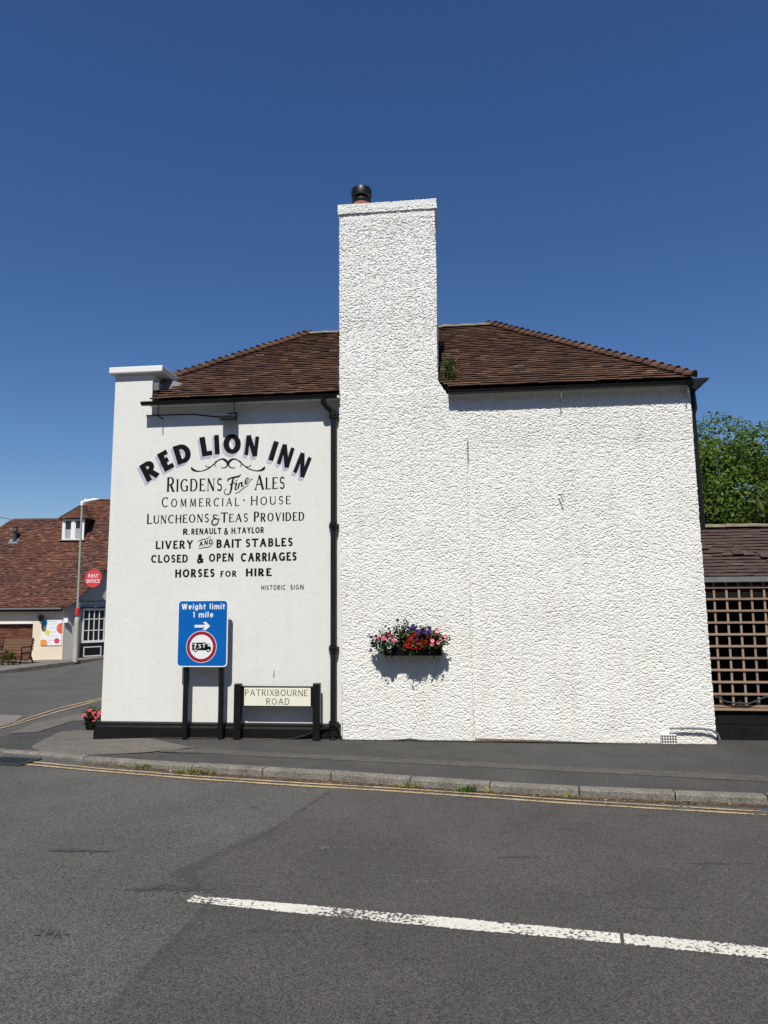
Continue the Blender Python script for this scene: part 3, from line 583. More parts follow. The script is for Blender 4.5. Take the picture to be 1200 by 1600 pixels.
tiles(b, frame((E0, 5.38, 5.09), (0, -1, 0), (cp, 0, sp_)), [(.7, .7 / cp), (4.8, .7 / cp), (2.75, SL)], g=.12)
tiles(b, frame((E1, 5.38, 5.09), (-1, 0, 0), (0, -cp, sp_)), [(0, 0), (9., 0), (9 - 2.75, SL), (2.75, SL)], g=.12)
L7 = lambda y0, k: (E0 + .7, y0 + k * .7, 5.06 + .7 * RISE / 2.75)
for pl_ in ([(-3.97, -.08, 5.06), (-1., -.08, 5.06), (-1., 2.63, 7.05), (vl, 2.63, 7.05), (-3.97, .7, 5.62)], [(.66, -.08, 5.06), (E1, -.08, 5.06), (vt, 2.63, 7.05), (.48, 2.63, 7.05), (.48, .3, 5.33)], [(-1., .6, 5.55), (.48, .6, 5.55), (.48, 2.63, 7.05), (-1., 2.63, 7.05)], [(E1, 5.34, 5.06), (E0, 5.34, 5.06), (vl, 2.63, 7.05), (vt, 2.63, 7.05)], [(E1, -.08, 5.06), (E1, 5.34, 5.06), (vt, 2.63, 7.05)], [L7(5.34, -1), L7(-.08, 1), (vl, 2.63, 7.05)]): b.add(pl_, [tuple(range(len(pl_)))])
roof = b.build('roof', M['tile'], inn)
for p0, p1, k in (((E0 + 2.75 * .3, -.12 + 2.75 * .3, 5.1 + RISE * .3), (vl, 2.63, 7.085), 22), ((E1, -.12, 5.1), (vt, 2.63, 7.085), 31), ((E1, 5.38, 5.1), (vt, 2.63, 7.085), 20), ((E0 + .7, 4.68, 5.6), (vl, 2.63, 7.085), 20)):
    b = MB(); bonnets(b, p0, p1, k, .088, .03); b.build('hip_tiles', M['tile'], roof)
b = MB(); bonnets(b, (vl - .1, 2.63, 7.065), (vt + .1, 2.63, 7.065), 11, .12, .006, 6, 1.1, .6); b.build('ridge_tiles', M['moss'], roof)
b = MB()
for x0, x1 in ((-4.02, -1.0), (.66, 4.1)): b.box(x0, x1, -.1, .1, 5.03, 5.06)
b.build('soffit', M['white'], inn)
def gutter(x0, x1, z):
    b = MB(); pr = [(math.cos(math.pi * k / 8) * .058, -math.sin(math.pi * k / 8) * .055) for k in range(9)]; pr2 = [(y * .9, zz * .88) for y, zz in pr][::-1]; ring = pr + pr2
    b.prism([(x0, -.125 + y, z + zz) for y, zz in ring], (x1 - x0, 0, 0))
    g = b.build('gutter', M['black'], inn); k = MB()
    return g
gutter(-4.1, -1.02, 5.062); gutter(.64, 4.12, 5.052)
b = MB(); b.prism([(x - .1, -.14, z) for x, z in ((4.2, 5.09), (4.2, 4.97), (4.26, 4.92), (4.29, 4.98), (4.34, 4.99), (4.38, 5.05), (4.44, 5.07), (4.44, 5.09))][::-1], (0, 5.5, 0)); b.build('cornice', M['black'], inn)
for u, z in ((-3.83, 4.83), (-2.62, 4.86), (2.28, 4.86), (4.05, 4.86)):
    b = MB(); b.box(u - .006, u + .006, -.13, -.117, z + .03, 5.02); b.box(u - .008, u + .008, -.12, .06, z, z + .014); b.build('gutter_bracket', M['black'] if u < 0 else M['lead'], inn)
b = MB(); b.tube([(4.14, .12, 4.96), (4.15, .1, 4.8), (4.165, .1, 4.72), (4.2, .1, 3.2), (4.205, .1, 2.95)], .038); b.lathe([(.038, 4.95), (.06, 4.95), (.075, 4.7), (.04, 4.6)], (4.155, .1, 0)); b.build('downpipe', M['black'], inn, True)
dp = MB(); dp.tube([(-1.235, -.12, 5.02), (-1.235, -.12, 4.95), (-1.2, -.08, 4.9), (-1.125, -.02, 4.83), (-1.1, -.015, 4.76), (-1.1, -.015, .1), (-1.1, -.05, -.01)], .043, 12); dp = dp.build('downpipe', M['black'], inn, True)
for z in (4.78, 3.09, 1.285, .21, .07):
    b = MB(); b.lathe([(.043, -.06), (.056, -.055), (.056, -.02), (.066, -.015), (.066, .02), (.056, .025), (.056, .055), (.043, .06)], (-1.1, -.015, z), 16); b.box(-1.175, -1.025, .02, .055, z - .035, z + .03); b.build('pipe_collar', M['black'], dp, True)
# shadow-casting floodlight over the sign
fu, fz = wall_at(357, 652, .05)
b = MB(); b.box(fu - .125, fu + .125, -.115, .0, fz - .055, fz + .03, 0, None); fl = b.build('floodlight', M['black'], inn, bevel=.012)
b = MB(); b.box(fu - .105, fu + .105, -.105, -.01, fz - .06, fz - .0555); b.build('floodlight_glass', M['lead'], fl)
b = MB(); b.box(fu - .06, fu + .06, .0, .058, fz + .012, fz + .03); b.box(fu - .02, fu + .02, .03, .058, fz - .02, fz + .09); b.tube([(fu - .08, .0, fz + .04), (fu, .02, fz + .075), (fu + .1, .0, fz + .06)], .014, 8); b.build('floodlight_bracket', M['black'], fl)
b = MB(); p_ = [wall_at(x, y, -.04) for x, y in ((228, 649), (262, 648), (300, 647), (330, 650), (350, 652))]; b.tube([(u, .05, z) for u, z in p_], .009, 6); b.build('cable', M['black'], inn)
# air vent, cables, hook
u0, z0 = wall_at(1033, 1165); u1, z1 = wall_at(1057, 1148); b = MB(); b.box(u0, u1, -.02, .05, z0, z1)
vent = b.build('air_vent', M['rough'], inn, bevel=.004); b = MB()
for i in range(6):
    for j in range(4): cx = u0 + (i + .5) * (u1 - u0) / 6; cz_ = z0 + (j + .5) * (z1 - z0) / 4; b.box(cx - .011, cx + .011, -.0225, -.018, cz_ - .012, cz_ + .012)
b.build('vent_holes', M['dark'], vent)
b = MB(); pp = [wall_at(x, y, .03) for x, y in ((1047, 1138.5), (1075, 1138), (1100, 1139), (1112, 1141), (1121, 1146), (1125, 1156))]; b.tube([(u, -.024, z) for u, z in pp], .014, 8); b.build('cable', M['lead'], inn, True)
b = MB(); pp = [wall_at(x, y, .06) for x, y in ((520, 1134), (508, 1137), (494, 1142), (478, 1149), (455, 1155), (425, 1157), (380, 1157))]; b.tube([(u, -.045, max(z, -.02)) for u, z in pp], .016, 8)
pp = [wall_at(x, y, .06) for x, y in ((522, 1132), (528, 1137), (531, 1148), (536, 1157), (560, 1158), (600, 1158), (625, 1157), (640, 1155.5), (660, 1158), (740, 1159), (800, 1159), (900, 1161), (1000, 1165), (1060, 1168))]; b.tube([(u, -.06, max(z, -.05) + .004) for u, z in pp], .012, 8); b.build('cable', M['black'], inn, True)
hu, hz = wall_at(876, 774); b = MB(); b.tube([(hu - .03, -.005, hz + .012), (hu + .015, -.09, hz), (hu + .03, -.095, hz - .03)], .008, 6); b.tube([(hu - .01, -.03, hz + .01), (hu + .03, -.045, hz - .11)], .005, 6); b.build('wall_hook', M['lead'], inn)
lu, lz = wall_at(731, 690); b = MB(); b.tube([(lu, .0, lz + .04), (lu + .002, -.012, lz - .28)], .006, 6); b.build('pipe_stub', M['lead'], inn)
b = MB(); b.add([(.93, -.004, -.06), (2.75, -.004, -.06), (2.75, -.004, .0), (1.9, -.004, .03), (.93, -.004, .045)], [(0, 1, 2, 3, 4)]); b.build('bare_render', mat('bare_render', (.2, .15, .11), .95, .1, (.32, .26, .2), 9, .8, 40, fine=(.5, 1.4), fs=50), inn)
gu, gzz = wall_at(428, 1052, -.06); b = MB(); b.add([(gu - .012, .0588, gzz - .07), (gu + .008, .0588, gzz - .05), (gu + .014, .0588, gzz + .06), (gu + .002, .0588, gzz + .03)], [(0, 1, 2, 3)]); b.build('wall_scratch', M['lead'], wall)
# the lettering
YL = .0585
LT = [('R', (230.2, 752.6), (249.6, 740.6), (218.4, 728.8)), ('E', (257.8, 736.3), (272, 728.3), (246, 711.1)), ('D', (278.3, 725.2), (301, 718.3), (270.4, 699)), ('L', (316.4, 712.5), (331.7, 709.7), (311.9, 684.9)), ('I', (336, 709.3), (343.4, 708.3), (334.5, 681.4)),
      ('O', (349.7, 708), (375.9, 708), (349.7, 679.6)), ('N', (381.9, 709.4), (401.7, 712.1), (385.4, 681)), ('I', (419.6, 717.3), (426.8, 719.3), (428.2, 689.9)), ('N', (432.9, 722.7), (451.3, 730.5), (441.8, 694.4)), ('N', (458.4, 735.9), (475.4, 745.8), (469.7, 707.5))]
for li, (c, BL, BR, TL) in enumerate(LT):
    if li in (0, 3, 7): b = MB(); sh = MB()
    o_, x_, t_ = (np.array(wall_at(*p, -.06)) for p in (BL, BR, TL)); ex, ey = (x_ - o_) * .04, (t_ - o_) * .04; o_ = o_ - ex * .5 - ey; x_ = x_ + ex * .5 - ey; t_ = t_ - ex * .5 + ey; wd = G[c][0]; hh = np.linalg.norm(t_ - o_); ww = np.linalg.norm(x_ - o_); T = .29 * hh * wd / ww
    T = min(T, .3 if c != 'N' else .235) if c != 'I' else .16; wd, rb = strokes2d(c, T, .235 if c != 'N' else min(T, .2), 0)
    fm = lambda X, Y, dx=0, dz=0: tuple(o_ + (x_ - o_) * X / wd + (t_ - o_) * Y + (dx, dz))
    for k in (.35, .5, .65, .8, .92, 1.): put(sh, rb, lambda X, Y: fm(X, Y, -.031 * k, -.048 * k), YL, .00008)
    put(b, rb, fm, YL - .0018)
    if li in (2, 6, 9): wd_ = {2: 'RED', 6: 'LION', 9: 'INN'}[li]; sh.build('painted_shade', M['lav'], wall, label='lavender drop shade of the word ' + wd_); b.build('painted_lettering', M['ink'], wall, label='bold arched black word reading ' + wd_)
C_ = lambda x, y: (200 + x / 3.5294, 660 + y / 3.5294)
half = [([(347, 246), (356, 258), (372, 267), (400, 269), (438, 257), (474, 230), (500, 208), (525, 202), (545, 215), (548, 235), (537, 249), (520, 251), (512, 246)], [1, 11, 7, 3.5, 4.5, 4, 4.5, 6, 9, 6, 4, 3, 1]), ([(428, 236), (432, 243), (448, 246), (470, 235)], [4, 3, 2.5, 1]), ([(500, 208), (484, 216), (478, 232), (488, 250)], [1, 3, 4, 1]), ([(520, 203), (536, 209), (548, 226)], [2, 10, 2])]
for mir in (0, 1):
    for pts, ws in half:
        q = [C_(x if not mir else 1104 - x, y - (6 * (x - 551) / -400 if mir else 0)) for x, y in pts]; b = MB(); brush(b, q, [w_ / 2.6 for w_ in ws], YL); b.build('painted_scroll', M['ink'], wall)
def line(label, *items):
    for it in items:
        b = MB()
        if it[0] == 'row': row(b, *it[1:5], it[5] * 1.26, it[6] * 1.4, it[7], YL, **it[8]); b.build('painted_lettering', M['ink'], wall, label='painted word reading ' + it[1].upper())
        else: brush(b, it[1], [w_ * 1.15 for w_ in it[2]], YL); b.build('painted_flourish', M['ink'], wall)
def rw(t, A, B, h, T, hh, s, **k): return ('row', t, A, B, h, T, hh, s, k)
F5 = lambda l: [(350 + x / 8.571, 730 + y / 8.571) for x, y in l]
line('thin serif line reading RIGDENS FINE ALES', rw('Rigdens', (260.9, 768.4), (347.3, 766.9), 22.7, .135, .05, .1, small=.86, gap=.17), rw('Ales', (397.5, 765.4), (445.1, 763.5), 22.5, .135, .05, .1, small=.82, gap=.13),
     ('b', F5([(50, 195), (58, 163), (110, 140), (190, 125), (230, 95)]), [1, 2.2, 2, 2.6, .6]), ('b', F5([(128, 140), (108, 215), (97, 290), (78, 348), (40, 369), (8, 350), (6, 312), (38, 287)]), [2.2, 2.6, 2.6, 1.8, 1.2, 1.1, 1, .8]), ('b', F5([(72, 243), (108, 217), (148, 205)]), [.6, 1.8, .8]),
     ('b', F5([(140, 235), (168, 218), (150, 290), (166, 303), (196, 270)]), [.7, 2, 1.9, 1.2, .7]), ('b', F5([(160, 190), (172, 178)]), [2, 2]), ('b', F5([(205, 212), (190, 285)]), [2, 2]), ('b', F5([(192, 265), (215, 218), (240, 205), (236, 250), (252, 256), (272, 235)]), [.7, 1.2, 2, 2, 1.1, .7]),
     ('b', F5([(274, 218), (312, 188), (325, 150), (303, 148), (283, 200), (300, 226), (340, 195), (362, 162), (386, 170)]), [.7, 1, 1.5, 1.2, 2, 1.4, .8, .9, .7]), ('b', F5([(145, 352), (200, 332), (262, 280), (332, 240)]), [.5, 1, 1, .4]))
line('serif line reading COMMERCIAL · HOUSE', rw('Commercial', (252.4, 792.5), (373.4, 790.5), 15.4, .115, .06, .085, small=.83, gap=.3), ('b', [(380.3, 781.6), (382.5, 781.5)], [2.4, 2.4]), rw('House', (392.1, 789.7), (453.9, 787.6), 14.4, .115, .06, .085, small=.9, gap=.3))
line('serif line reading LUNCHEONS & TEAS PROVIDED', rw('Luncheons', (229.7, 818.8), (326.4, 815.9), 15.6, .135, .06, .085, small=.84, gap=.17), ('b', [(341, 805.5), (334.5, 804.5), (334, 808.5), (338.5, 810.3), (333, 812), (331.2, 817), (334, 820.3), (339.5, 818.5), (341.5, 812.5), (338.5, 811.5), (344.3, 810.5)], [1, 1.5, 2, 1, 1.5, 2, 1.8, 1.6, 1.2, .8, .8]),
     rw('Teas', (345, 816.4), (387.6, 815.2), 15.6, .135, .06, .085, small=.84, gap=.15), rw('Provided', (396.6, 815.3), (475.4, 813.3), 15.9, .15, .06, .085, small=.84, gap=.17))
line('small plain line reading R. RENAULT & H. TAYLOR', rw('R.', (285.9, 835.5), (296.2, 835.2), 9.4, .17, .13, 0, gap=.1), rw('RENAULT', (299, 835.3), (345.8, 834.1), 9.4, .17, .13, 0, gap=.16), rw('&', (349.6, 835.8), (357, 835.4), 11, .16, .1, 0), rw('H.TAYLOR', (361.6, 833.9), (412.5, 832.7), 9.4, .17, .13, 0, gap=.14))
line('line reading LIVERY AND BAIT STABLES with swashes', rw('LIVERY', (243.4, 857.9), (301.4, 857), 12.7, .16, .12, .1, gap=.2), rw('AND', (311, 854.2), (332.3, 849.4), 7.6, .17, .12, .1, gap=.22), rw('BAIT', (338.3, 856.2), (376.3, 855.5), 13.3, .17, .13, .1, gap=.18), rw('STABLES', (383.6, 855.1), (457.3, 853.3), 13.2, .17, .13, .1, gap=.2),
     ('b', [(308.5, 846.5), (315, 843.3), (322, 842), (329, 837.8)], [.5, 1, 1, .5]), ('b', [(310.5, 857.6), (318, 855.8), (327, 854.2), (334, 848)], [.5, 1.1, 1.1, .5]))
line('line reading CLOSED & OPEN CARRIAGES', rw('CLOSED', (236, 879.4), (293.5, 878.9), 12.4, .17, .13, .1, gap=.18), rw('&', (307, 880.6), (319, 880.2), 15, .2, .14, 0), rw('OPEN', (326.4, 877.9), (364.9, 877.2), 12.9, .17, .13, .1, gap=.19), rw('CARRIAGES', (376.2, 877.6), (463.5, 875.9), 13.5, .18, .14, .1, gap=.17))
line('line reading HORSES FOR HIRE', rw('HORSES', (273.7, 902.3), (335.2, 901.4), 12.7, .18, .14, .1, gap=.19), rw('FOR', (344.5, 901.4), (369.5, 901), 9.4, .17, .13, .08, gap=.2), rw('HIRE', (384.2, 900.6), (423.9, 900), 12.3, .18, .14, .1, gap=.22))
line('smallest line reading HISTORIC SIGN', rw('HISTORIC', (408.3, 922.1), (446, 921.5), 7.5, .13, .12, 0, gap=.24), rw('SIGN', (453.5, 921.3), (474.3, 921), 7.5, .13, .12, 0, gap=.24))

# ------------------------------------------------------------------ weight limit sign
def at_wall(u, off, z=0.): return P0 + RW @ Vector((u, -off, z))
POFF = .085
su0, sz0 = wall_at(275.5, 1042, POFF + .07); su1, sz1 = wall_at(357, 937, POFF + .07)
base = at_wall((su0 + su1) / 2, POFF); base.z = pz(base.x, base.y)
ws = thing('road_sign', 'blue weight limit sign on two black posts before the white wall', 'road sign', base, YAW); cx = (su0 + su1) / 2; dz = -base.z
def rrect(x0, x1, z0, z1, r, n=6): return [(cx_ + r * math.cos(R(a0 + 90 * k / n)), cz_ + r * math.sin(R(a0 + 90 * k / n))) for cx_, cz_, a0 in ((x1 - r, z1 - r, 0), (x0 + r, z1 - r, 90), (x0 + r, z0 + r, 180), (x1 - r, z0 + r, 270)) for k in range(n + 1)]
def flat(mb, pts, y, d, mi=0): mb.prism([(x, y, z) for x, z in pts], (0, d, 0), mi)
W2, z0, z1 = (su1 - su0) / 2, sz0 + dz, sz1 + dz; HH = z1 - z0
b = MB(); flat(b, rrect(-W2, W2, z0, z1, .06), -.072, .003); face = b.build('sign_plate', M['signwhite'], ws)
b = MB(); flat(b, rrect(-W2 + .017, W2 - .017, z0 + .017, z1 - .017, .047), -.0735, .001); b.build('sign_face', M['blue'], face)
b = MB(); flat(b, rrect(-W2 + .004, W2 - .004, z0 + .004, z1 - .004, .056), -.0685, .012); b.build('sign_back', M['alu'], face)
for x in (-.245, .245):
    pass
px0, px1 = wall_at(290, 1100, POFF)[0] - cx, wall_at(345.5, 1100, POFF)[0] - cx
for x in (px0, px1):
    b = MB(); b.tube([(x, 0, -.15), (x, 0, z0 + .75 * HH)], .043, 14); b.build('post', M['black'], ws, True)
SX = lambda px: -W2 + (px - 100) / (618 - 100) * 2 * W2; SZ = lambda py: z1 - (py - 105) / (778 - 105) * HH     # coordinates of a close-up of the sign
b = MB(); sid = dict(at=lambda x, y: (x, y), lower=True)
for t_, a, e, y in (('Weight', 140, 388, 201), ('limit', 428, 585, 201), ('1', 258, 279, 283), ('mile', 318, 468, 283)): b = MB(); row(b, t_, (SX(a), SZ(y)), (SX(e), SZ(y)), -57 / 673 * HH, {'1': .16}.get(t_, .2), .185, 0, -.0745, gap=.2, **sid); b.build('sign_lettering', M['signwhite'], face)
b = MB(); flat(b, [(SX(278), SZ(384)), (SX(385), SZ(384)), (SX(358), SZ(410)), (SX(392), SZ(410)), (SX(437), SZ(370)), (SX(395), SZ(328)), (SX(362), SZ(328)), (SX(388), SZ(357)), (SX(278), SZ(357))], -.0745, .0008); b.build('sign_arrow', M['signwhite'], face)
rc = (SX(352), SZ(577)); rr = .5 * (SX(508) - SX(197))
disc = lambda r, n=40: [(rc[0] + r * math.cos(2 * math.pi * k / n), rc[1] + r * math.sin(2 * math.pi * k / n)) for k in range(n)]
b = MB(); flat(b, disc(rr), -.0745, .0008, 0); flat(b, disc(rr * .965), -.0753, .0008, 1); flat(b, disc(rr * .76), -.0761, .0008, 0); b.build('sign_roundel', [M['signwhite'], M['signred']], face)
tp = lambda x, y: (SX(x), SZ(y))
b = MB(); flat(b, [tp(258, 612), tp(258, 537), tp(398, 533), tp(398, 548), tp(437, 546), tp(444, 578), tp(452, 584), tp(452, 612)], -.0769, .0008, 0)
wc = lambda x, y, r, n=16: [(SX(x) + r * math.cos(2 * math.pi * k / n), SZ(y) + r * math.sin(2 * math.pi * k / n)) for k in range(n)]
for x in (294, 424): flat(b, wc(x, 612, .028), -.0775, .0008, 0); flat(b, wc(x, 612, .014), -.0781, .0006, 1)
flat(b, [tp(418, 572), tp(418, 552), tp(434, 552), tp(441, 572)], -.0775, .0008, 1); flat(b, [tp(260, 612), tp(452, 612), tp(452, 608), tp(260, 608)], -.0772, .0008, 0)

for t_, a, e, y, hp in (('7', 270, 306, 594, 48), ('.', 309, 316, 594, 40), ('5', 322, 350, 592, 40), ('T', 362, 396, 586, 40)):
    q = MB(); row(q, t_, (SX(a), SZ(y)), (SX(e), SZ(y)), -hp / 673 * HH, .19, .17, 0, -.0776, at=lambda x, y: (x, y)); b.add(q.v, q.f, 1)
b.build('sign_lorry', [M['ink'], M['signwhite']], face)

# ------------------------------------------------------------------ street nameplate
POFF2 = .095; nu0 = wall_at(372, 1100, POFF2)[0]; nu1 = wall_at(495, 1100, POFF2)[0]; nc = (nu0 + nu1) / 2; base = at_wall(nc, POFF2); base.z = pz(base.x, base.y); dz = -base.z
ns = thing('street_nameplate', 'cream street nameplate held between two square black posts at the plinth', 'street sign', base, YAW)
zt = wall_at(372, 1068, POFF2)[1] + dz
for x in (nu0 - nc, nu1 - nc):
    b = MB(); b.box(x - .053, x + .053, -.05, .05, -.15, zt + (.0 if x < 0 else .012)); b.build('post', M['black'], ns, bevel=.012)
pa, pb_ = wall_at(380, 1102.5, POFF2 + .03), wall_at(486.5, 1074.5, POFF2 + .03); x0, x1 = pa[0] - nc, pb_[0] - nc; zz0, zz1 = pa[1] + dz, pb_[1] + dz
b = MB(); b.box(nu0 - nc + .053, nu1 - nc - .053, -.012, .03, zz0 - .012, zz1 + .014); b.box(nu0 - nc + .053, nu1 - nc - .053, -.03, -.0121, zz1 + .002, zz1 + .014); b.build('backboard', M['black'], ns)
b = MB(); flat(b, [(x0 + .012, zz0), (x1 - .012, zz0), (x1 - .012, zz1), (x0 + .012, zz1)][::-1], -.026, .013); np_ = b.build('name_plate', M['plate'], ns)
b = MB(); ident = lambda x, y: (x, y); h_ = zz1 - zz0; wdt = x1 - x0 - .024
PX = lambda px: x0 + .012 + (px - 197) / (857 - 197) * wdt; PZ = lambda py: zz1 - (py - 212) / (397 - 212) * h_
for t_, a, e, y in (('PATRIXBOURNE', 205, 828, 297), ('ROAD', 418, 648, 384)):
    b = MB(); row(b, t_, (PX(a), PZ(y)), (PX(e), PZ(y)), -(63 / 185 * h_), .115, .085, .07, -.0265, gap=.22, at=ident); b.build('plate_lettering', M['platetext'], np_)

# ------------------------------------------------------------------ flower trough and petunias
tu0, tz0 = wall_at(600, 1026, .2); tu1, tz1 = wall_at(690, 1006, .2); tc = (tu0 + tu1) / 2
tr_ = thing('flower_trough', 'black wall trough bracketed to the roughcast chimney breast', 'planter', at_wall(tc, 0, tz0), YAW)
L2 = (tu1 - tu0) / 2; Hh = tz1 - tz0; b = MB()
prof = [(-.02, 0), (-.2, .02), (-.235, Hh * .6), (-.24, Hh), (-.02, Hh)]
b.prism([(-L2, y, z) for y, z in prof], (2 * L2, 0, 0)); b.build('trough', M['blackmatt'], tr_, bevel=.01)
b = MB()
for x in (-.3, .3): b.tube([(x, -.03, .0), (x, -.21, -.004), (x, -.245, Hh * .6), (x, -.252, Hh + .01)], .008, 6)
b.build('bracket', M['black'], tr_)
def leafquad(mb, c, d, up, l, w_, mi=0):
    d = Vector(d).normalized(); s = d.cross(Vector(up)).normalized(); c = Vector(c); n = s.cross(d)
    mb.add([c, c + d * l * .45 + s * w_ + n * l * .06, c + d * l, c + d * l * .45 - s * w_ + n * l * .06, c + d * l * .45 - n * l * .05], [(0, 4, 1), (4, 2, 1), (0, 3, 4), (4, 3, 2)], mi)
def bloom(mb, c, n, r, rim=1, cen=0):
    n = Vector(n).normalized(); a = n.orthogonal().normalized(); b_ = n.cross(a); c = Vector(c); k = 10; vs = [c - n * r * .45]; 
    for q, (f_, h_) in enumerate(((.32, -.1), (.72, .08), (1., .0))):
        for i in range(k): t = 2 * math.pi * i / k; rr_ = r * f_ * (1 - (.12 if i % 2 and q == 2 else 0)); vs.append(c + a * (math.cos(t) * rr_) + b_ * (math.sin(t) * rr_) + n * (h_ * r + random.uniform(-.08, .08) * r))
    o = len(mb.v); mb.add(vs, [(0, 1 + i, 1 + (i + 1) % k) for i in range(k)] + [(1 + i, 11 + i, 11 + (i + 1) % k, 1 + (i + 1) % k) for i in range(k)], cen)
    mb.v = mb.v; mb.f += [(o + 11 + i, o + 21 + i, o + 21 + (i + 1) % k, o + 11 + (i + 1) % k) for i in range(k)]; mb.m += [rim] * k
def petunia(label, cat, spots, spread, nb, r, mats, nl, base_off=.14):
    """spots: photo pixels where its blooms cluster"""
    u, z = wall_at(spots[0][0], 1006, base_off); t = thing('petunia', label, cat, at_wall(u, base_off, tz0 + Hh - .02), YAW, 'petunias in the wall trough'); L = MB(); Bm = MB(); o0 = (u, tz0 + Hh - .02)
    for i in range(int(nb * 1.5)):
        s = spots[i % len(spots)]; off = random.uniform(.2, .34); q = wall_at(s[0] + random.gauss(0, spread[0]), s[1] + random.gauss(0, spread[1]), off); p = Vector((q[0] - o0[0], -(off - base_off), q[1] - o0[1]))
        n = Vector((random.gauss(0, .35), -1, random.gauss(.25, .35))); bloom(Bm, p, n, r * random.uniform(.95, 1.3)); st = Vector((p.x * .4, 0, min(0, p.z) * .3)); L.tube([st, (st + p) * .5 + Vector((0, 0, .03)), p - n.normalized() * r * .4], .0035, 4)
        for _ in range(nl * 3):
            c = st.lerp(p, random.uniform(.3, 1)) + Vector((random.gauss(0, .035), random.gauss(.02, .03), random.gauss(-.01, .035))); leafquad(L, c, (random.gauss(0, 1), random.gauss(-.6, .7), random.gauss(.2, .7)), (random.gauss(0, .5), random.gauss(0, .5), 1), random.uniform(.04, .075), random.uniform(.012, .022))
    L.build('foliage', M['leafp'], t); Bm.build('blooms', mats, t); return t
petunia('almost black petunia with white rims trailing lowest over the trough\'s rim', 'flower', [(587, 1000), (600, 998), (606, 1012), (598, 1005), (594, 996), (612, 1004), (604, 1010), (613, 994)], (5, 5), 24, .03, [M['p_dark'], M['p_rim']], 4)
petunia('rose pink flowers between the trailing black petunia and the tall violet one', 'flower', [(602, 995), (611, 994), (614, 999), (596, 998)], (4, 2), 8, .027, [M['p_rose'], M['p_pink']], 5)
petunia('tall white-rimmed violet petunia standing highest in the trough', 'flower', [(622, 978), (634, 977), (632, 985), (636, 993), (640, 985), (628, 990)], (4, 4), 16, .025, [M['p_dark'], M['p_rim']], 6)
petunia('plain violet petunia without white rims behind the bright red flowers', 'flower', [(650, 983), (658, 985), (668, 986), (653, 990), (645, 985), (672, 990)], (5, 3), 22, .027, [M['p_dark'], M['p_violet']], 6)
petunia('bright red flowers massed in the trough before the plain violet petunia', 'flower', [(648, 1002), (655, 1000), (662, 1006), (643, 1006), (650, 994), (636, 1004), (658, 1008), (650, 1009), (640, 1010), (664, 1000)], (5, 3.5), 70, .024, [M['p_deep'], M['p_red']], 3)
petunia('salmon pink flowers in the trough beside the bright red ones', 'flower', [(680, 991), (689, 998), (675, 1003), (676, 1001), (691, 996)], (3, 3), 15, .027, [M['p_pale'], M['p_pink']], 8)

# flower pot round the left corner
pp = ground_at(147, 1141, .012); pot = thing('flower_pot', 'black flower pot standing behind the black plinth at the inn\'s street corner', 'flower pot', pp, 0)
b = MB(); b.lathe([(.0, 0), (.12, 0), (.16, .2), (.17, .2), (.17, .23), (.15, .23), (.14, .18), (0, .18)], (0, 0, 0)); b.build('pot', M['blackmatt'], pot, True); b = MB(); b.lathe([(.142, .19), (.08, .2), (0, .205)], (0, 0, 0)); b.build('soil', M['dry'], pot)
pk = thing('geranium', 'pink flowers growing in the black pot by the white wall\'s corner', 'flower', pp + Vector((0, 0, .18)), 0); L = MB(); Bm = MB()
for i in range(32):
    d = Vector((random.gauss(0, 1), random.gauss(-.3, 1), abs(random.gauss(.5, .6)))).normalized() * random.uniform(.07, .19); L.tube([(0, 0, 0), d * .6 + Vector((0, 0, .04)), d], .004, 4); bloom(Bm, d, d + Vector((0, -.4, .1)), .036)
    for _ in range(9): leafquad(L, d * random.uniform(.3, 1) + Vector((random.gauss(0, .05), random.gauss(0, .05), random.gauss(0, .04))), (random.gauss(0, 1), random.gauss(-.5, 1), random.gauss(.1, .7)), (0, .3, 1), .08, .026)
L.build('foliage', M['leafp'], pk); Bm.build('blooms', [M['p_rose'], M['p_pink']], pk)

# ------------------------------------------------------------------ weeds, litter, drain
def tuft(name, label, cat, p, n, spread, h, m, group=None, lean=.5, parent=None):
    b = MB()
    for i in range(n):
        a = random.uniform(0, 6.283); r = random.uniform(0, 1) ** .7; c = Vector((spread[0] * r * math.cos(a), spread[1] * r * math.sin(a), 0)); d = Vector((random.gauss(0, lean), random.gauss(0, lean), 1)).normalized() * h * random.uniform(.4, 1.1); s = d.cross(Vector((random.gauss(0, 1), random.gauss(0, 1), .2))).normalized() * random.uniform(.004, .009)
        mid = c + d * .55; tip = c + d + Vector((d.x, d.y, -abs(d.x) - abs(d.y))) * .5; b.add([c - s, c + s, mid + s * .9, mid - s * .9, tip], [(0, 1, 2, 3), (3, 2, 4)])
    o = b.build(name, m); o.location = p; return tag(o, label, cat, group)
def front(px, d):
    q = min(((kf[i].lerp(kf[i + 1], t / 40)) for i in range(len(kf) - 1) for t in range(40)), key=lambda v: abs(600 + F * (ROT.transposed() @ (v - EYE)).x / -(ROT.transposed() @ (v - EYE)).z - px))
    j = min(range(len(kf) - 1), key=lambda i: (kf[i] - q).length); n_ = nrm2(kf[j], kf[j + 1]); p = q - n_ * d; return Vector((p.x, p.y, gz(p.x, p.y) + .004))
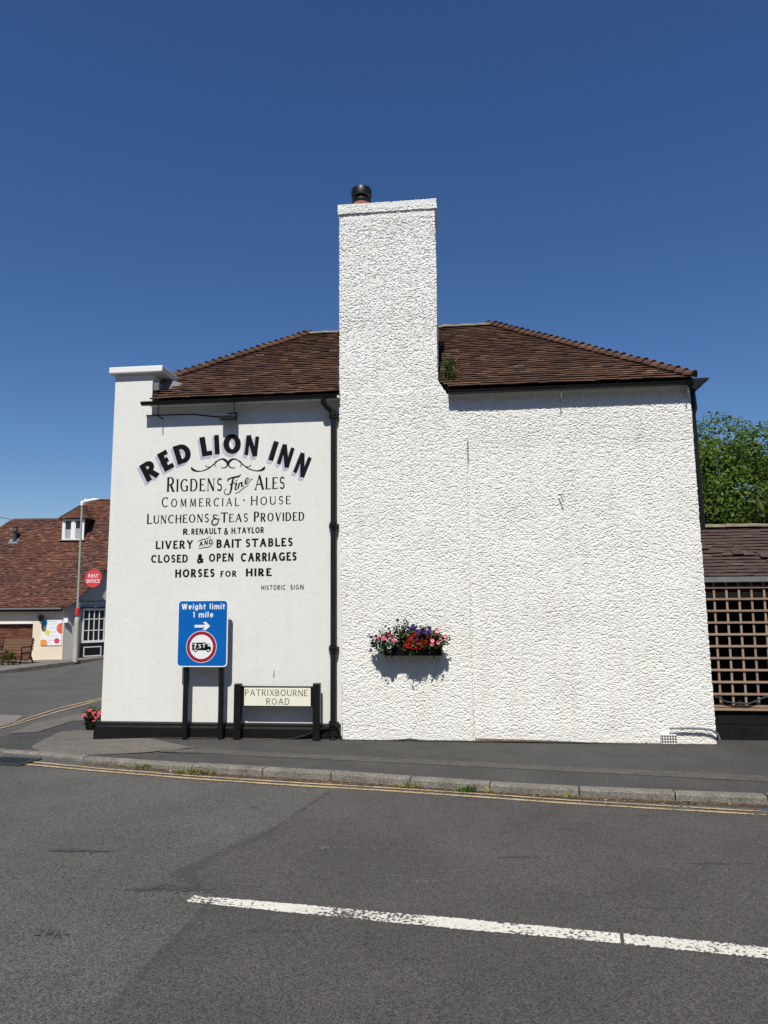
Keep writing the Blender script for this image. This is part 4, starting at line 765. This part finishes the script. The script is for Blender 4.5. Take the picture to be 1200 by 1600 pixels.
for x, y, n, sx, h, lab in ((312, 1207, 170, .27, .1, 'largest tuft of yellow green weeds along the kerb before the nameplate'), (231, 1199, 50, .09, .11, 'small upright yellowish weed at the kerb under the plain white wall'), (641, 1227, 110, .17, .08, 'low spreading weed at the kerb below the flower trough'), (729, 1232, 90, .1, .1, 'dark green weed tuft at the kerb beside the low spreading one'), (765, 1234, 22, .03, .13, 'single thin dry weed standing at a kerb joint'), (885, 1243, 14, .03, .09, 'tiny sprig of weed by the kerb under the roughcast wall')):
    p = front(x, .07 if sx < .2 else .1); tuft('weed', lab, 'weed', p, n, (sx, .06), h, M['weed'] if 'dark' not in lab else M['leafp'], 'weeds along the kerb')
b = MB(); KL = [0]
for p, q in zip(kf, kf[1:]): KL.append(KL[-1] + (q - p).length)
for i in range(1500):
    t = random.random() * min(KL[-1], 9) if i % 2 else random.choice((1.3, 2.2, 3.4, 4.6, 5.2, 5.9, 6.6, 7.6)) + random.gauss(0, .3)
    t = max(t, .02); k = min(int(np.searchsorted(KL, t)) - 1, len(kf) - 2); k = max(k, 0); p = kf[k].lerp(kf[k + 1], (t - KL[k]) / (KL[k + 1] - KL[k])) - nrm2(kf[k], kf[k + 1]) * (.015 + abs(random.gauss(0, .06))); p.z = gz(p.x, p.y) + .009
    s = random.uniform(.004, .015) if i % 7 else random.uniform(.012, .024); a = random.uniform(0, 6.28); d = Vector((math.cos(a), math.sin(a), random.uniform(-.2, .5))) * s; e = Vector((-math.sin(a), math.cos(a), random.uniform(-.3, .5))) * s * .6
    b.add([p - d, p + e, p + d, p - e], [(0, 1, 2, 3)])
o = b.build('leaf_litter', M['dry']); tag(o, 'dry brown leaves and grit blown along the kerb', 'leaf litter', kind='stuff')
g0 = ground_at(18, 1190.5, .004); gr = thing('drain_cover', 'dark iron gully grate sunk in the road by the dropped kerb', 'drain cover', g0, R(-14)); b = MB(); b.box(-.3, .3, -.2, -.155, .0, .022); b.box(-.3, .3, .155, .2, .0, .022); b.box(-.3, -.26, -.155, .155, 0, .022); b.box(.26, .3, -.155, .155, 0, .022); b.build('grate_frame', M['leadd'], gr)
b = MB()
for k in range(6): x = -.22 + k * .085; b.box(x - .018, x + .018, -.155, .155, .004, .019)
b.build('grate_bars', M['leadd'], gr); b = MB(); b.box(-.26, .26, -.155, .155, .001, .0035); b.build('gully', M['dark'], gr)
# weed growing on the roof against the stack
u, z = wall_at(703, 603, -.12); b = MB(); base = at_wall(u, -.14, z + .0)
for i in range(420):
    t = random.random(); c = Vector((random.gauss(0, .05 + .03 * math.sin(t * 3)), random.gauss(0, .05), t * .43)); leafquad(b, c, (random.gauss(0, 1), random.gauss(-.3, 1), random.gauss(.5, .6)), (random.gauss(0, .6), random.gauss(0, .6), 1), random.uniform(.03, .06), .012)
for i in range(8): b.tube([(0, 0, -.03), (random.gauss(0, .03), random.gauss(0, .02), .2), (random.gauss(0, .06), random.gauss(0, .04), .4)], .004, 4)
o = b.build('roof_weed', M['leafp']); o.location = base; tag(o, 'green weed growing on the tiles beside the chimney stack', 'weed')

# ------------------------------------------------------------------ outbuilding, trellis, tree on the right
ob = thing('outbuilding', 'low tiled outbuilding with black boarding beside the roughcast wall of the inn', 'outbuilding', P0, YAW); Y0 = .4
zr, ze = 2.95, 2.25
sl_ = Vector((0, 1.15, .97)); fr = frame((4.2, Y0 - .05, ze + .02), (1, 0, 0), sl_); b = MB()
warp = lambda a, bb: .035 * math.exp(-((bb - (.62 - .22 * a + .05 * math.sin(a * 9))) / .05) ** 2) * (.6 + .4 * math.sin(a * 31)) * (0 < a < 1.3)
tiles(b, fr, [(0, 0), (9, 0), (9, 1.26), (0, 1.26)], g=.078, wd=.15, th=.014, jit=.005, warp=warp); b.add([fr[0] + fr[1] * a + fr[2] * c - fr[3] * .01 for a, c in ((0, 0), (9, 0), (9, 1.26), (0, 1.26))], [(0, 1, 2, 3)])
rp = fr[0] + fr[2] * 1.26; b.add([rp, rp + Vector((9, 0, 0)), rp + Vector((9, 1.4, -1)), rp + Vector((0, 1.4, -1))], [(0, 1, 2, 3)])
rf = b.build('roof', M['tileshed'], ob); b = MB(); bonnets(b, rp + Vector((0, 0, .0)), rp + Vector((9, 0, 0)), 26, .1, .004, 6, 1.1, .6); b.build('ridge_tiles', M['moss'], rf)
b = MB(); b.box(4.21, 13, Y0 - .075, Y0 - .035, ze - .045, ze + .03); b.build('fascia', M['lead'], ob)
b = MB(); b.box(4.21, 13, Y0 + .03, Y0 + .07, -.2, .2); b.box(4.21, 13, Y0 + .025, Y0 + .075, .206, .42); b.box(4.21, 13, Y0 + 2.4, Y0 + 2.5, -.3, 3.1); b.box(12.9, 13, Y0 + .08, Y0 + 2.39, -.3, 2.4); b.box(4.21, 12.9, Y0 + .08, Y0 + 2.39, -.25, -.2); b.build('boarding', M['blackmatt'], ob)
b = MB()
for i in range(14):
    x = 4.5 + i * .09; b.box(x, x + .05, Y0 + 1.2 + .1 * (i % 3), Y0 + 1.25 + .1 * (i % 3), .3, 1.2 + .35 * ((i * 7) % 5) / 5)
b.build('stacked_timber', mat('dark_timber', (.03, .028, .026), .9, .1), ob)
tl = thing('trellis', 'brown square wooden trellis across the open front of the outbuilding', 'trellis', P0, YAW); z0, z1 = .43, 2.22; b = MB()
for k in range(48):
    x = 4.225 + k * .172; b.box(x - .0145, x + .0145, Y0 + .0, Y0 + .018, z0, z1 - .01)
b.build('uprights', M['trellis'], tl); b = MB()
for k in range(11): z = z0 + .03 + k * .167; b.box(4.2, 12.4, Y0 - .02, Y0 - .001, z - .0145, z + .0145)
b.build('rails', M['trellis'], tl); b = MB(); b.box(4.2, 12.4, Y0 - .024, Y0 + .03, z0 - .03, z0 + .005); b.build('bottom_rail', M['trellis'], tl)
b = MB(); b.tube([(4.25 + .1 * k, Y0 - .05, .62 - .12 * math.sin(min(1, k / 8) * math.pi) + .01 * math.sin(k * 2.1)) for k in range(18)], .012, 6); b.build('hanging_chain', M['leadd'], tl)
b = MB()
for i in range(40): x = 4.3 + random.random() * 1.6; s = random.uniform(.02, .06); b.box(x - s, x + s, .1 + random.random() * .25 - s, .1 + random.random() * .25 + s, -.08, -.08 + s)
o = b.build('rubble', M['pavedark']); o.location = P0; o.rotation_euler.z = YAW; tag(o, 'broken dirt and rubble at the foot of the black boarding', 'rubble', kind='stuff')
def tree(label, x, y, ht, rad, n, seed, zc=.62, leaf=.15):
    r = random.Random(seed); g = gz(x, y); t = thing('tree', label, 'tree', (x, y, g - .1)); tb = MB(); lb = MB(); tb.tube([(0, 0, 0), (.05, 0, ht * .25), (-.05, .05, ht * .5), (0, 0, ht * .85)], [.28, .22, .15, .04], 10); cl = []
    for i in range(60):
        while True:
            v = Vector((r.uniform(-1, 1), r.uniform(-1, 1), r.uniform(-1, 1)))
            if .3 < v.length < 1: break
        v = v.normalized() * (v.length ** .5); c = Vector((v.x * rad, v.y * rad, ht * zc + v.z * ht * (1 - zc) * .93)); cl.append((c, r.uniform(.45, .95)))
        if i % 3 == 0: tb.tube([(0, 0, ht * r.uniform(.25, .6)), (c.x * .5, c.y * .5, c.z * .9), c], [.07, .045, .015], 6)
    tb.build('trunk', M['bark'], t, True)
    for i in range(n):
        c, s = cl[r.randrange(len(cl))]; d = Vector((r.gauss(0, 1), r.gauss(0, 1), r.gauss(0, 1))).normalized(); p = c + d * s * r.uniform(.55, 1.) ** .6 * Vector((1, 1, .8)).length / 1.6; nrm = (d + Vector((r.gauss(0, .5), r.gauss(0, .5), .4 + r.gauss(0, .4)))).normalized()
        ax = nrm.orthogonal().normalized(); ax.rotate(Matrix.Rotation(r.uniform(0, 6.28), 3, nrm)); leafquad(lb, p, ax, nrm, leaf * r.uniform(.7, 1.3), leaf * .36)
    lb.build('crown', M['leaf'], t); return t
tree('tall leafy green tree rising behind the outbuilding roof', 9.45, 19.5, 6.85, 2.75, 95000, 3, leaf=.092)
tree('lower leafy tree half hidden behind the tall one beyond the outbuilding', 12.6, 22.5, 6.9, 2.9, 45000, 5, leaf=.1)

# ------------------------------------------------------------------ building across the street
YF, XC_ = 30., -13.05; po = thing('post_office', 'low cream shop with a shade-toned grey gable and a steep red tiled roof across the street', 'shop', (XC_, YF, 0))
L_ = lambda p: Vector(p) - Vector((XC_, YF, 0))
ro = Vector((0, 29.75, 1.86)); rn = Vector((0, -1.24, 1)).normalized(); ev = Vector((0, 1, 1.24)).normalized()
def on_roof(px, py): p = plane_at(px, py, ro, rn); return p
poly = [on_roof(*p) for p in [(-150, 949), (106, 948.5), (119, 940), (163, 895), (185, 872), (185, 781), (147, 781), (124, 793), (101, 812), (20, 812), (-8, 829), (-60, 861), (-150, 915)]]
fr = frame(L_(ro), (1, 0, 0), ev); b = MB(); pl_ = [((p - ro).dot(Vector((1, 0, 0))) - XC_, (p - ro).dot(ev)) for p in poly]
fr = (L_(Vector((XC_, ro.y, ro.z))), Vector((1, 0, 0)), ev, rn)
pl_[5] = (pl_[4][0], pl_[6][1])
tiles(b, fr, pl_, g=.092, wd=.15, th=.018, jit=.014, lift=.024); b.add([fr[0] + fr[1] * a + fr[2] * c - rn * .004 for a, c in pl_], [tuple(range(len(pl_)))])
pl_[5] = (pl_[4][0], pl_[6][1])
bk_ = [fr[0] + fr[1] * a + fr[2] * c for a, c in pl_]; 
hi = [bk_[i] for i in (5, 6, 7, 8, 9, 10)]   # rear slope, seen only from elsewhere
for p, q in zip(hi, hi[1:]): b.add([p, q, Vector((q.x, 8.2, 1.9)), Vector((p.x, 8.2, 1.9))], [(0, 1, 2, 3)])
rf = b.build('roof', M['tilepo'], po)
b = MB(); bonnets(b, bk_[10], bk_[9], 9, .09, .004, 6, 1.1, .6); bonnets(b, bk_[11], bk_[10], 5, .1, .03); bonnets(b, bk_[8], bk_[7], 5, .1, .03); bonnets(b, bk_[6], bk_[5], 5, .09, .004, 6, 1.1, .6); b.build('ridge_tiles', M['moss'], rf)
b = MB(); b.box(-6.5, -.02, -.33, -.24, 1.78, 1.85); b.build('gutter', M['lead'], po)
b = MB(); b.prism([(-6.5, -.24, 1.7), (-.0, -.24, 1.7), (-.0, -.24, 1.79), (-6.5, -.24, 1.79)], (0, .05, 0)); b.build('eaves_board', M['blackmatt'], po)
zb = -.9; b = MB()
X = lambda px, y=30.: (px - 600) / F * y * .994 - XC_
bx = X(53); b.box(-6.4, bx, .0, .25, 1.28 - .02, 1.9); b.box(bx, -.01, 0, .25, zb, 1.9); b.build('wall', M['cream'], po)
b = MB(); b.box(-6.4, bx - .001, -.012, .03, 1.2, 1.262); b.build('lintel', M['white'], po)
b = MB(); k = 0; z = zb + .1
while z < 1.2:
    x = -6.39 + (.11 if k % 2 else 0)
    while x < bx: b.box(x, min(x + .212, bx), .12, .22, z, z + .066); x += .225
    z += .078; k += 1
b.box(-6.4, bx, .13, .3, zb, 1.2, 1); b.build('brickwork', [M['brick'], mat('mortar', (.12, .09, .07), .95, .1)], po)
s2 = math.sqrt(.5); SP = lambda s, o, z: Vector((s * s2 + o * s2, s * s2 - o * s2, z))      # along the splayed shop front; o is outwards
sv = bk_[4].x / s2 - .12; q = SP(sv, 0, 0); zt_ = lambda y: 1.86 + 1.24 * (y + .25) - .06; yr = bk_[5].y
b = MB(); b.add([SP(0, 0, zb), SP(sv, 0, zb), SP(sv, 0, zt_(q.y)), SP(0, 0, zt_(0))], [(0, 1, 2, 3)]); b.add([(q.x, q.y, zb), (q.x, 8.2, zb), (q.x, 8.2, 1.9), (q.x, yr, zt_(yr)), (q.x, q.y, zt_(q.y))], [(0, 1, 2, 3, 4)]); b.add([(q.x, 8.2, zb), (-6.4, 8.2, zb), (-6.4, 8.2, 1.9), (q.x, 8.2, 1.9)], [(0, 1, 2, 3)]); b.add([(-6.4, 8.2, zb), (-6.4, 0, zb), (-6.4, 0, 1.9), (-6.4, 8.2, 1.9)], [(0, 1, 2, 3)]); sw = b.build('gable_wall', M['shadegrey'], po)
SPN = Vector((s2, -s2, 0)); SO = Vector((XC_, YF, 0))
def splay_at(px, py, o=0.):
    p = plane_at(px, py, SO + SPN * o, SPN); d = p - SO; return d.x * s2 + d.y * s2, p.z
def spbox(mb, a, c, o0, o1, za, zc, mi=0):
    vs = [SP(s, o, z) for z in (za, zc) for o in (o1, o0) for s in (a, c)]; mb.add(vs, [(0, 2, 3, 1), (4, 5, 7, 6), (0, 1, 5, 4), (2, 6, 7, 3), (0, 4, 6, 2), (1, 3, 7, 5)], mi)
a0, zt = splay_at(129, 950); _, zm = splay_at(129, 1003); a1 = a0 + 2.6; _, zbk = splay_at(140, 1029)
b = MB(); spbox(b, a0, a1, .01, .03, zm, zt - .03); win = b.build('shop_window', M['glass'], po); b = MB()
for s_, e_, za, zc in ((a0, a1, zt - .1, zt - .02), (a0, a1, zm - .04, zm + .05), (a0, a0 + .06, zm, zt - .05)): spbox(b, s_, e_, .03, .075, za, zc)
b.build('window_frame', M['white'], win); b = MB()
for k in range(1, 14): s_ = a0 + .06 + k * .215; spbox(b, s_ - .016, s_ + .016, .031, .055, zm + .05, zt - .1)
for k in (1, 2): z = zm + (zt - zm) * k / 3; spbox(b, a0 + .06, a1, .0312, .058, z - .016, z + .016)
b.build('glazing_bars', M['white'], win)
b = MB(); spbox(b, a0 - .03, a1, .01, .07, zb, zm - .045); st_ = b.build('stall_riser', M['black'], po); b = MB(); spbox(b, a0 - .1, a1, .01, .14, zt - .015, zt + .03); b.build('window_hood', M['black'], win)
for s_ in (a0 + .08, a0 + 1.0, a0 + 1.95):
    e_ = s_ + .75; za, zc = zm - .6, zm - .2
    b = MB()
    for q in ((s_, e_, za, za + .035), (s_, e_, zc - .035, zc), (s_, s_ + .035, za + .036, zc - .036), (e_ - .035, e_, za + .036, zc - .036)): spbox(b, q[0], q[1], .0705, .08, q[2], q[3])
    b.build('panel_moulding', M['white'], st_)
b = MB(); b.tube([SP(a0 - .2, .09, zb), SP(a0 - .2, .09, zt + .25)], .06, 10); b.build('downpipe', M['white'], po, True)
b = MB(); spbox(b, a0 - .5, a0 + 3, .005, .02, zt + .25, zt + .3); b.build('string_course', M['lead'], po)
b = MB(); b.box(X(105) - .09, X(105) + .09, -.1, .0, 1.24, 1.42); b.build('alarm_box', M['signwhite'], po)
# dormer
sl0 = on_roof(97, 844); sr0 = on_roof(131, 844); dy = sl0.y - .02; dx0, dx1 = sl0.x - XC_, sr0.x - XC_; dzb = sl0.z; dzt = EYE.z + (EYE + ray(97, 811) * (dy / ray(97, 811).y)).z - EYE.z; dyl = dy - YF
dm = (dx0 + dx1) / 2; back = dyl + (dzt - dzb) / 1.24 + .1
b = MB(); b.box(dx0 + .03, dx1 - .03, dyl + .05, back, dzb - .2, dzt); cheek = b.build('dormer', M['tileshed'], po)
b = MB()
for x0, x1, za, zc in ((dx0, dx0 + .08, dzb, dzt), (dx1 - .08, dx1, dzb, dzt), (dx0 + .08, dx1 - .08, dzb, dzb + .07), (dx0 + .08, dx1 - .08, dzt - .07, dzt), (dm - .055, dm + .055, dzb + .07, dzt - .07)): b.box(x0, x1, dyl - .02, dyl + .05, za, zc)
for x0, x1 in ((dx0 + .08, dm - .055), (dm + .055, dx1 - .08)):
    for q in ((x0, x0 + .05, dzb + .07, dzt - .07), (x1 - .05, x1, dzb + .07, dzt - .07)): b.box(*q[:2], dyl + .0, dyl + .04, *q[2:])
b.build('window_frame', M['white'], cheek); b = MB(); b.box(dx0 + .08, dx1 - .08, dyl + .042, dyl + .049, dzb + .07, dzt - .07); b.build('window_pane', M['glass'], cheek)
b = MB(); b.box(dx0 + .13, dm - .1, dyl + .0405, dyl + .0415, dzb + .1, dzb + .48); b.box(dm + .1, dx1 - .13, dyl + .0405, dyl + .0415, dzb + .1, dzb + .52); b.build('net_curtain', mat('net_curtain', (.35, .36, .38), .9, .1), cheek)
b = MB(); b.add([(dx0 - .1, dyl - .16, dzb - .03), (dx1 + .1, dyl - .16, dzb - .03), (dx1 + .1, dyl + .06, dzb + .05), (dx0 - .1, dyl + .06, dzb + .05)], [(0, 1, 2, 3)]); b.build('lead_apron', M['lead'], cheek)
ev_l, ev_r, apx = dx0 - .16, dx1 + .16, Vector((dm, dyl + .75, dzt + .72)); b = MB(); ra = 1.2
tiles(b, frame((ev_l, dyl - .12, dzt), (1, 0, 0), (0, .87, .72)), [(0, 0), (ev_r - ev_l, 0), ((ev_r - ev_l) / 2, 1.13)], g=.1, wd=.165, jit=.01)
hw = (ev_r - ev_l) / 2; ln = 2.2
tiles(b, frame((ev_r, dyl - .12, dzt), (0, 1, 0), (-hw, 0, .72)), [(0, 0), (ln, 0), (ln, math.hypot(hw, .72)), (.87, math.hypot(hw, .72))], g=.1, jit=.01)
tiles(b, frame((ev_l, dyl - .12 + ln, dzt), (0, -1, 0), (hw, 0, .72)), [(0, 0), (ln, 0), (ln - .87, math.hypot(hw, .72)), (0, math.hypot(hw, .72))], g=.1, jit=.01)
b.add([(ev_l, dyl - .1, dzt - .01), (ev_r, dyl - .1, dzt - .01), (ev_r, dyl + ln, dzt - .01), (ev_l, dyl + ln, dzt - .01)], [(3, 2, 1, 0)]); b.build('dormer_roof', M['tilepo'], cheek)
vp = L_(on_roof(23, 846)); b = MB(); b.lathe([(.08, -.1), (.08, .4), (.115, .42), (.115, .53), (.085, .58), (.1, .6), (.1, .66), (0, .69)], vp, 14); b.add([vp + Vector((-.22, -.14, -.1)), vp + Vector((.16, -.14, -.1)), vp + Vector((.16, .06, .13)), vp + Vector((-.22, .06, .13))], [(0, 1, 2, 3)], 1); b.build('roof_vent', [M['leadd'], M['lead']], po, True)
# poster, lantern, round sign
p0_, p1_ = plane_at(63, 1008.5, Vector((0, YF - .03, 0)), Vector((0, 1, 0))), plane_at(97.5, 968, Vector((0, YF - .03, 0)), Vector((0, 1, 0)))
pw, ph = p1_.x - p0_.x, p1_.z - p0_.z; ps = thing('poster', 'white poster with coloured circles on the cream wall across the street', 'poster', (p0_.x, YF - .03, p0_.z)); b = MB(); b.box(0, pw, 0, .025, 0, ph); pb2 = b.build('poster_board', M['signwhite'], ps)
b = MB()
def cdisc(cx, cz, r, mi, y):
    b = MB()
    pts = [(min(max(cx + r * math.cos(t * math.pi / 14), 0.), 1.) * pw, min(max(cz + r * pw / ph * math.sin(t * math.pi / 14), 0.), 1.) * ph) for t in range(28)]
    q = []
    for p in pts:
        if not q or (abs(p[0] - q[-1][0]) + abs(p[1] - q[-1][1])) > 1e-5: q.append(p)
    b.add([(x, y, z) for x, z in q], [tuple(range(len(q)))]); b.build('poster_circle', M[('c_blue', 'c_red', 'c_yel', 'c_or', 'c_pink')[mi]], pb2)
cdisc(.1, .92, .2, 0, -.002); cdisc(1., .66, .26, 1, -.002); cdisc(.31, .5, .13, 2, -.002); cdisc(.14, .08, .19, 3, -.002); cdisc(.78, .17, .13, 4, -.002)
b = MB()
for i, z in enumerate((.94, .83, .68, .52, .37, .2, .11)):
    x = .28 + .06 * (i % 3)
    while x < .28 + .06 * (i % 3) + (.46 if i < 5 else .22): w_ = random.uniform(.02, .06); b.add([(x * pw, -.003, (z - .012) * ph), ((x + w_) * pw, -.003, (z - .012) * ph), ((x + w_) * pw, -.003, (z + .012) * ph), (x * pw, -.003, (z + .012) * ph)], [(0, 1, 2, 3)]); x += w_ + .015
b.build('poster_print', M['c_grey'], pb2)
lp = plane_at(64, 966, Vector((0, YF - .25, 0)), Vector((0, 1, 0))); lt = thing('wall_lantern', 'black scrolled bracket lantern on the cream wall beside the poster', 'lantern', lp); b = MB(); b.lathe([(.0, .17), (.06, .14), (.13, .1), (.1, -.1), (.04, -.14), (0, -.15)], (0, 0, 0), 8); b.build('lantern_head', M['black'], lt); b = MB(); b.tube([(0, .25, -.6), (-.02, .2, -.3), (.06, .1, -.22), (-.04, .02, -.2), (0, 0, -.14)], .016, 6); b.tube([(0, .23, .0), (0, .05, .0)], .018, 6); b.build('lantern_bracket', M['black'], lt)
sp0 = plane_at(146.2, 904, Vector((0, 30.3, 0)), Vector((0, 1, 0))); rs = thing('hanging_sign', 'round red post office sign projecting from the shop wall across the street', 'shop sign', sp0, R(-20)); n_ = 36
b = MB(); rw_, rh_ = .43, .365; b.prism([(rw_ * math.cos(2 * math.pi * k / n_), -.03, rh_ * math.sin(2 * math.pi * k / n_)) for k in range(n_)], (0, .06, 0)); sd = b.build('sign_disc', M['pored'], rs)
for t_, a, e, z in (('POST', -.25, .26, .03), ('OFFICE', -.335, .34, -.18)):
    b = MB(); row(b, t_, (a, z), (e, z), -.15, .2, .18, 0, -.032, gap=.22, at=lambda x, y: (x, y)); b.build('sign_lettering', M['signwhite'], sd)
b = MB(); b.tube([(.1, .0, .3), (.12, 1.1, .34)], .02, 6); b.build('sign_bracket', M['black'], rs)
# lamp post
lp = ground_at(117.5, 1034.5, .09); lm = thing('street_lamp', 'slim grey street lamp with a stout pale base before the shop', 'street lamp', lp); ty = lp.y
ht = (EYE + ray(127, 790) * (ty / ray(127, 790).y)).z - lp.z; hb = (EYE + ray(118, 966) * (ty / ray(118, 966).y)).z - lp.z
b = MB(); b.lathe([(.1, 0), (.095, .15), (.088, hb * .9), (.08, hb), (.05, hb + .05)], (0, 0, 0), 14); b.build('lamp_base', M['stonepole'], lm, True)
b = MB(); b.lathe([(.042, hb), (.038, ht * .6), (.033, ht)], (0, 0, 0), 12); b.build('lamp_pole', M['steel'], lm, True); b = MB(); b.lathe([(.06, hb + .08), (.085, hb + .1), (.085, hb + .36), (.06, hb + .38)], (0, 0, 0), 12); b.build('warning_band', M['red'], lm, True)
b = MB(); b.tube([(0, 0, ht), (0, 0, ht + .12)], .06, 10); b.tube([(-.05, 0, ht + .12), (.15, -.0, ht + .16), (.45, 0, ht + .22), (.62, 0, ht + .24)], [.035, .06, .05, .02], 10); b.lathe([(.03, .18), (.03, .26), (0, .28)], (.12, 0, ht), 8); b.build('lamp_head', M['white'], lm, True)
# bench and shrub
bp = ground_at(24, 1037, .09); bn = thing('bench', 'slatted wooden bench with iron ends in front of the brick panel', 'bench', bp, R(-20)); b = MB(); wdt = 1.55
bx0 = (54 - 600) / F * bp.y * .995 - bp.x - .05
for k in range(4): b.box(bx0 - wdt, bx0, .24 + k * .015, .265 + k * .015, .48 + k * .11, .57 + k * .11)
b.build('backrest', M['wood'], bn); b = MB()
for k in range(4): b.box(bx0 - wdt, bx0, -.2 + k * .11, -.11 + k * .11, .42, .45)
b.build('seat', M['wood'], bn)
for x in (bx0 - wdt + .06, bx0 - .06):
    b = MB(); b.tube([(x, -.26, 0), (x, -.2, .25), (x, -.21, .62), (x, .25, .62)], .028, 6); b.tube([(x, .36, 0), (x, .22, .3), (x, .25, .6), (x, .31, .95)], .028, 6); b.tube([(x, -.2, .4), (x, .24, .4)], .025, 6); b.tube([(x, -.2, .2), (x, .02, .12), (x, .22, .2)], .022, 6); b.build('bench_end', M['black'], bn)
bs = ground_at(12, 1039, .09); b = MB()
for i in range(260):
    d = Vector((random.gauss(0, 1), random.gauss(0, 1), abs(random.gauss(0, 1)))).normalized() * random.uniform(.6, 1) ** .5; leafquad(b, (d.x * .3, d.y * .25, d.z * .48 + .02), (random.gauss(0, 1), random.gauss(0, 1), random.gauss(.3, .6)), (0, .2, 1), .13, .04)
for i in range(5): b.tube([(0, 0, -.03), (random.gauss(0, .1), random.gauss(0, .1), .35)], .01, 4)
o = b.build('shrub', leafmat('olive_leaf', [(0, (.09, .09, .03)), (1, (.22, .2, .08))])); o.location = bs; tag(o, 'small olive green shrub growing under the bench across the street', 'shrub')
# overhead wire
wp = on_roof(19, 812); b = MB(); q = plane_at(-120, 772, wp, Vector((0, 1, 0))); b.tube([wp.lerp(q, k / 10) - Vector((0, 0, .12 * math.sin(k / 10 * math.pi))) for k in range(11)], .012, 5)
o = b.build('overhead_wire', M['blackmatt']); tag(o, 'thin dark wire running off the shop\'s roof ridge into the sky', 'wire')

# ------------------------------------------------------------------ added terrace, unseen behind the viewer, placed to shut out the low sky
HB = mat('blocker_brick', (.11, .05, .035), .9, .1, (.17, .085, .06), 5, .4, 30)
def house():
    h = thing('sky_blocker_house', 'added unseen brick terraced house that blocks the low sky', 'house', (0, 0, 0), 0, 'added unseen houses that block the low sky')
    b = MB(); b.box(-3.4, 3.4, -8, 0, -.4, 9); b.prism([(-3.4, 0, 9), (-3.4, -8, 9), (-3.4, -4, 12.6)][::-1], (6.8, 0, 0)); b.build('wall', HB, h)
    b = MB(); b.add([(-3.42, .35, 8.7), (3.42, .35, 8.7), (3.42, -4, 12.75), (-3.42, -4, 12.75), (-3.42, -8.35, 8.7), (3.42, -8.35, 8.7)], [(0, 1, 2, 3), (3, 2, 5, 4)]); rf_ = b.build('roof', M['tilepo'], h)
    b = MB(); b.box(-.5, .5, -4.6, -3.6, 11.8, 14); b.build('chimney', HB, rf_)
    for x, z in ((-1.7, 1), (-1.7, 3.8), (1.7, 3.8), (-1.7, 6.4), (1.7, 6.4)):
        b = MB(); b.box(x - .6, x + .6, .003, .06, z, z + 1.7); w_ = b.build('window', M['white'], h); b = MB(); b.box(x - .52, x + .52, .06, .07, z + .08, z + 1.62); b.build('pane', M['glass'], w_)
    b = MB(); b.box(1.2, 2.2, .003, .08, -.1, 2.1); b.build('door', M['black'], h); return h
h0 = house()
def copy_tree(o, p=None):
    c = o.copy(); S.collection.objects.link(c); c.parent = p
    for k in list(o.children): copy_tree(k, c)
    return c
for i in range(7):
    h = h0 if i == 0 else copy_tree(h0); h.location = wl(-20.4 + 6.8 * i, 0) + RW @ Vector((0, -20.2, -.05)); h.rotation_euler.z = YAW

# far trees and fields that close the horizon
b = MB()
for i in range(45000):
    a = random.uniform(0, 6.283); r = 95 + random.gauss(0, 4); h = (4.5 + 1.8 * math.sin(a * 9) + 1.2 * math.sin(a * 23 + 1)) * random.random() ** .7; p = Vector((r * math.cos(a), r * math.sin(a), 0)); p.z = gz(p.x, p.y) + h
    leafquad(b, p, (random.gauss(0, 1), random.gauss(0, 1), random.gauss(0, 1)), (random.gauss(0, .5), random.gauss(0, .5), 1), random.uniform(.5, 1.), .26)
o = b.build('distant_treeline', M['leaf']); tag(o, 'distant green treeline closing the horizon all round', 'treeline', kind='stuff')
b = MB(); n_ = 64
for r0, r1 in ((62, 92), (92, 400)):
    b.add([(r * math.cos(6.2832 * k / n_), r * math.sin(6.2832 * k / n_), gz(r * math.cos(6.2832 * k / n_), r * math.sin(6.2832 * k / n_)) + .03) for r in (r0, r1) for k in range(n_)], [(k, n_ + k, n_ + (k + 1) % n_, (k + 1) % n_) for k in range(n_)])
struct(b.build('field', mat('field_grass', (.05, .075, .02), .95, .1, (.09, .11, .035), .6)))
# dirt gathered where the pavement meets the wall
b = MB(); us = [-4.76 + .05 * k for k in range(180)]; pts = []
for u in us:
    for off in (.0 if u < -1 else -.03, (.06 if u < -1 else .055) + random.uniform(-.025, .03)): q = wl(u, off); pts.append((q.x, q.y, pz(q.x, q.y) + .003))
b.add(pts, [(2 * k, 2 * k + 1, 2 * k + 3, 2 * k + 2) for k in range(len(us) - 1)]); o = b.build('pavement_dirt', M['grit']); tag(o, 'thin line of dirt where the pavement meets the wall', 'dirt', kind='stuff')
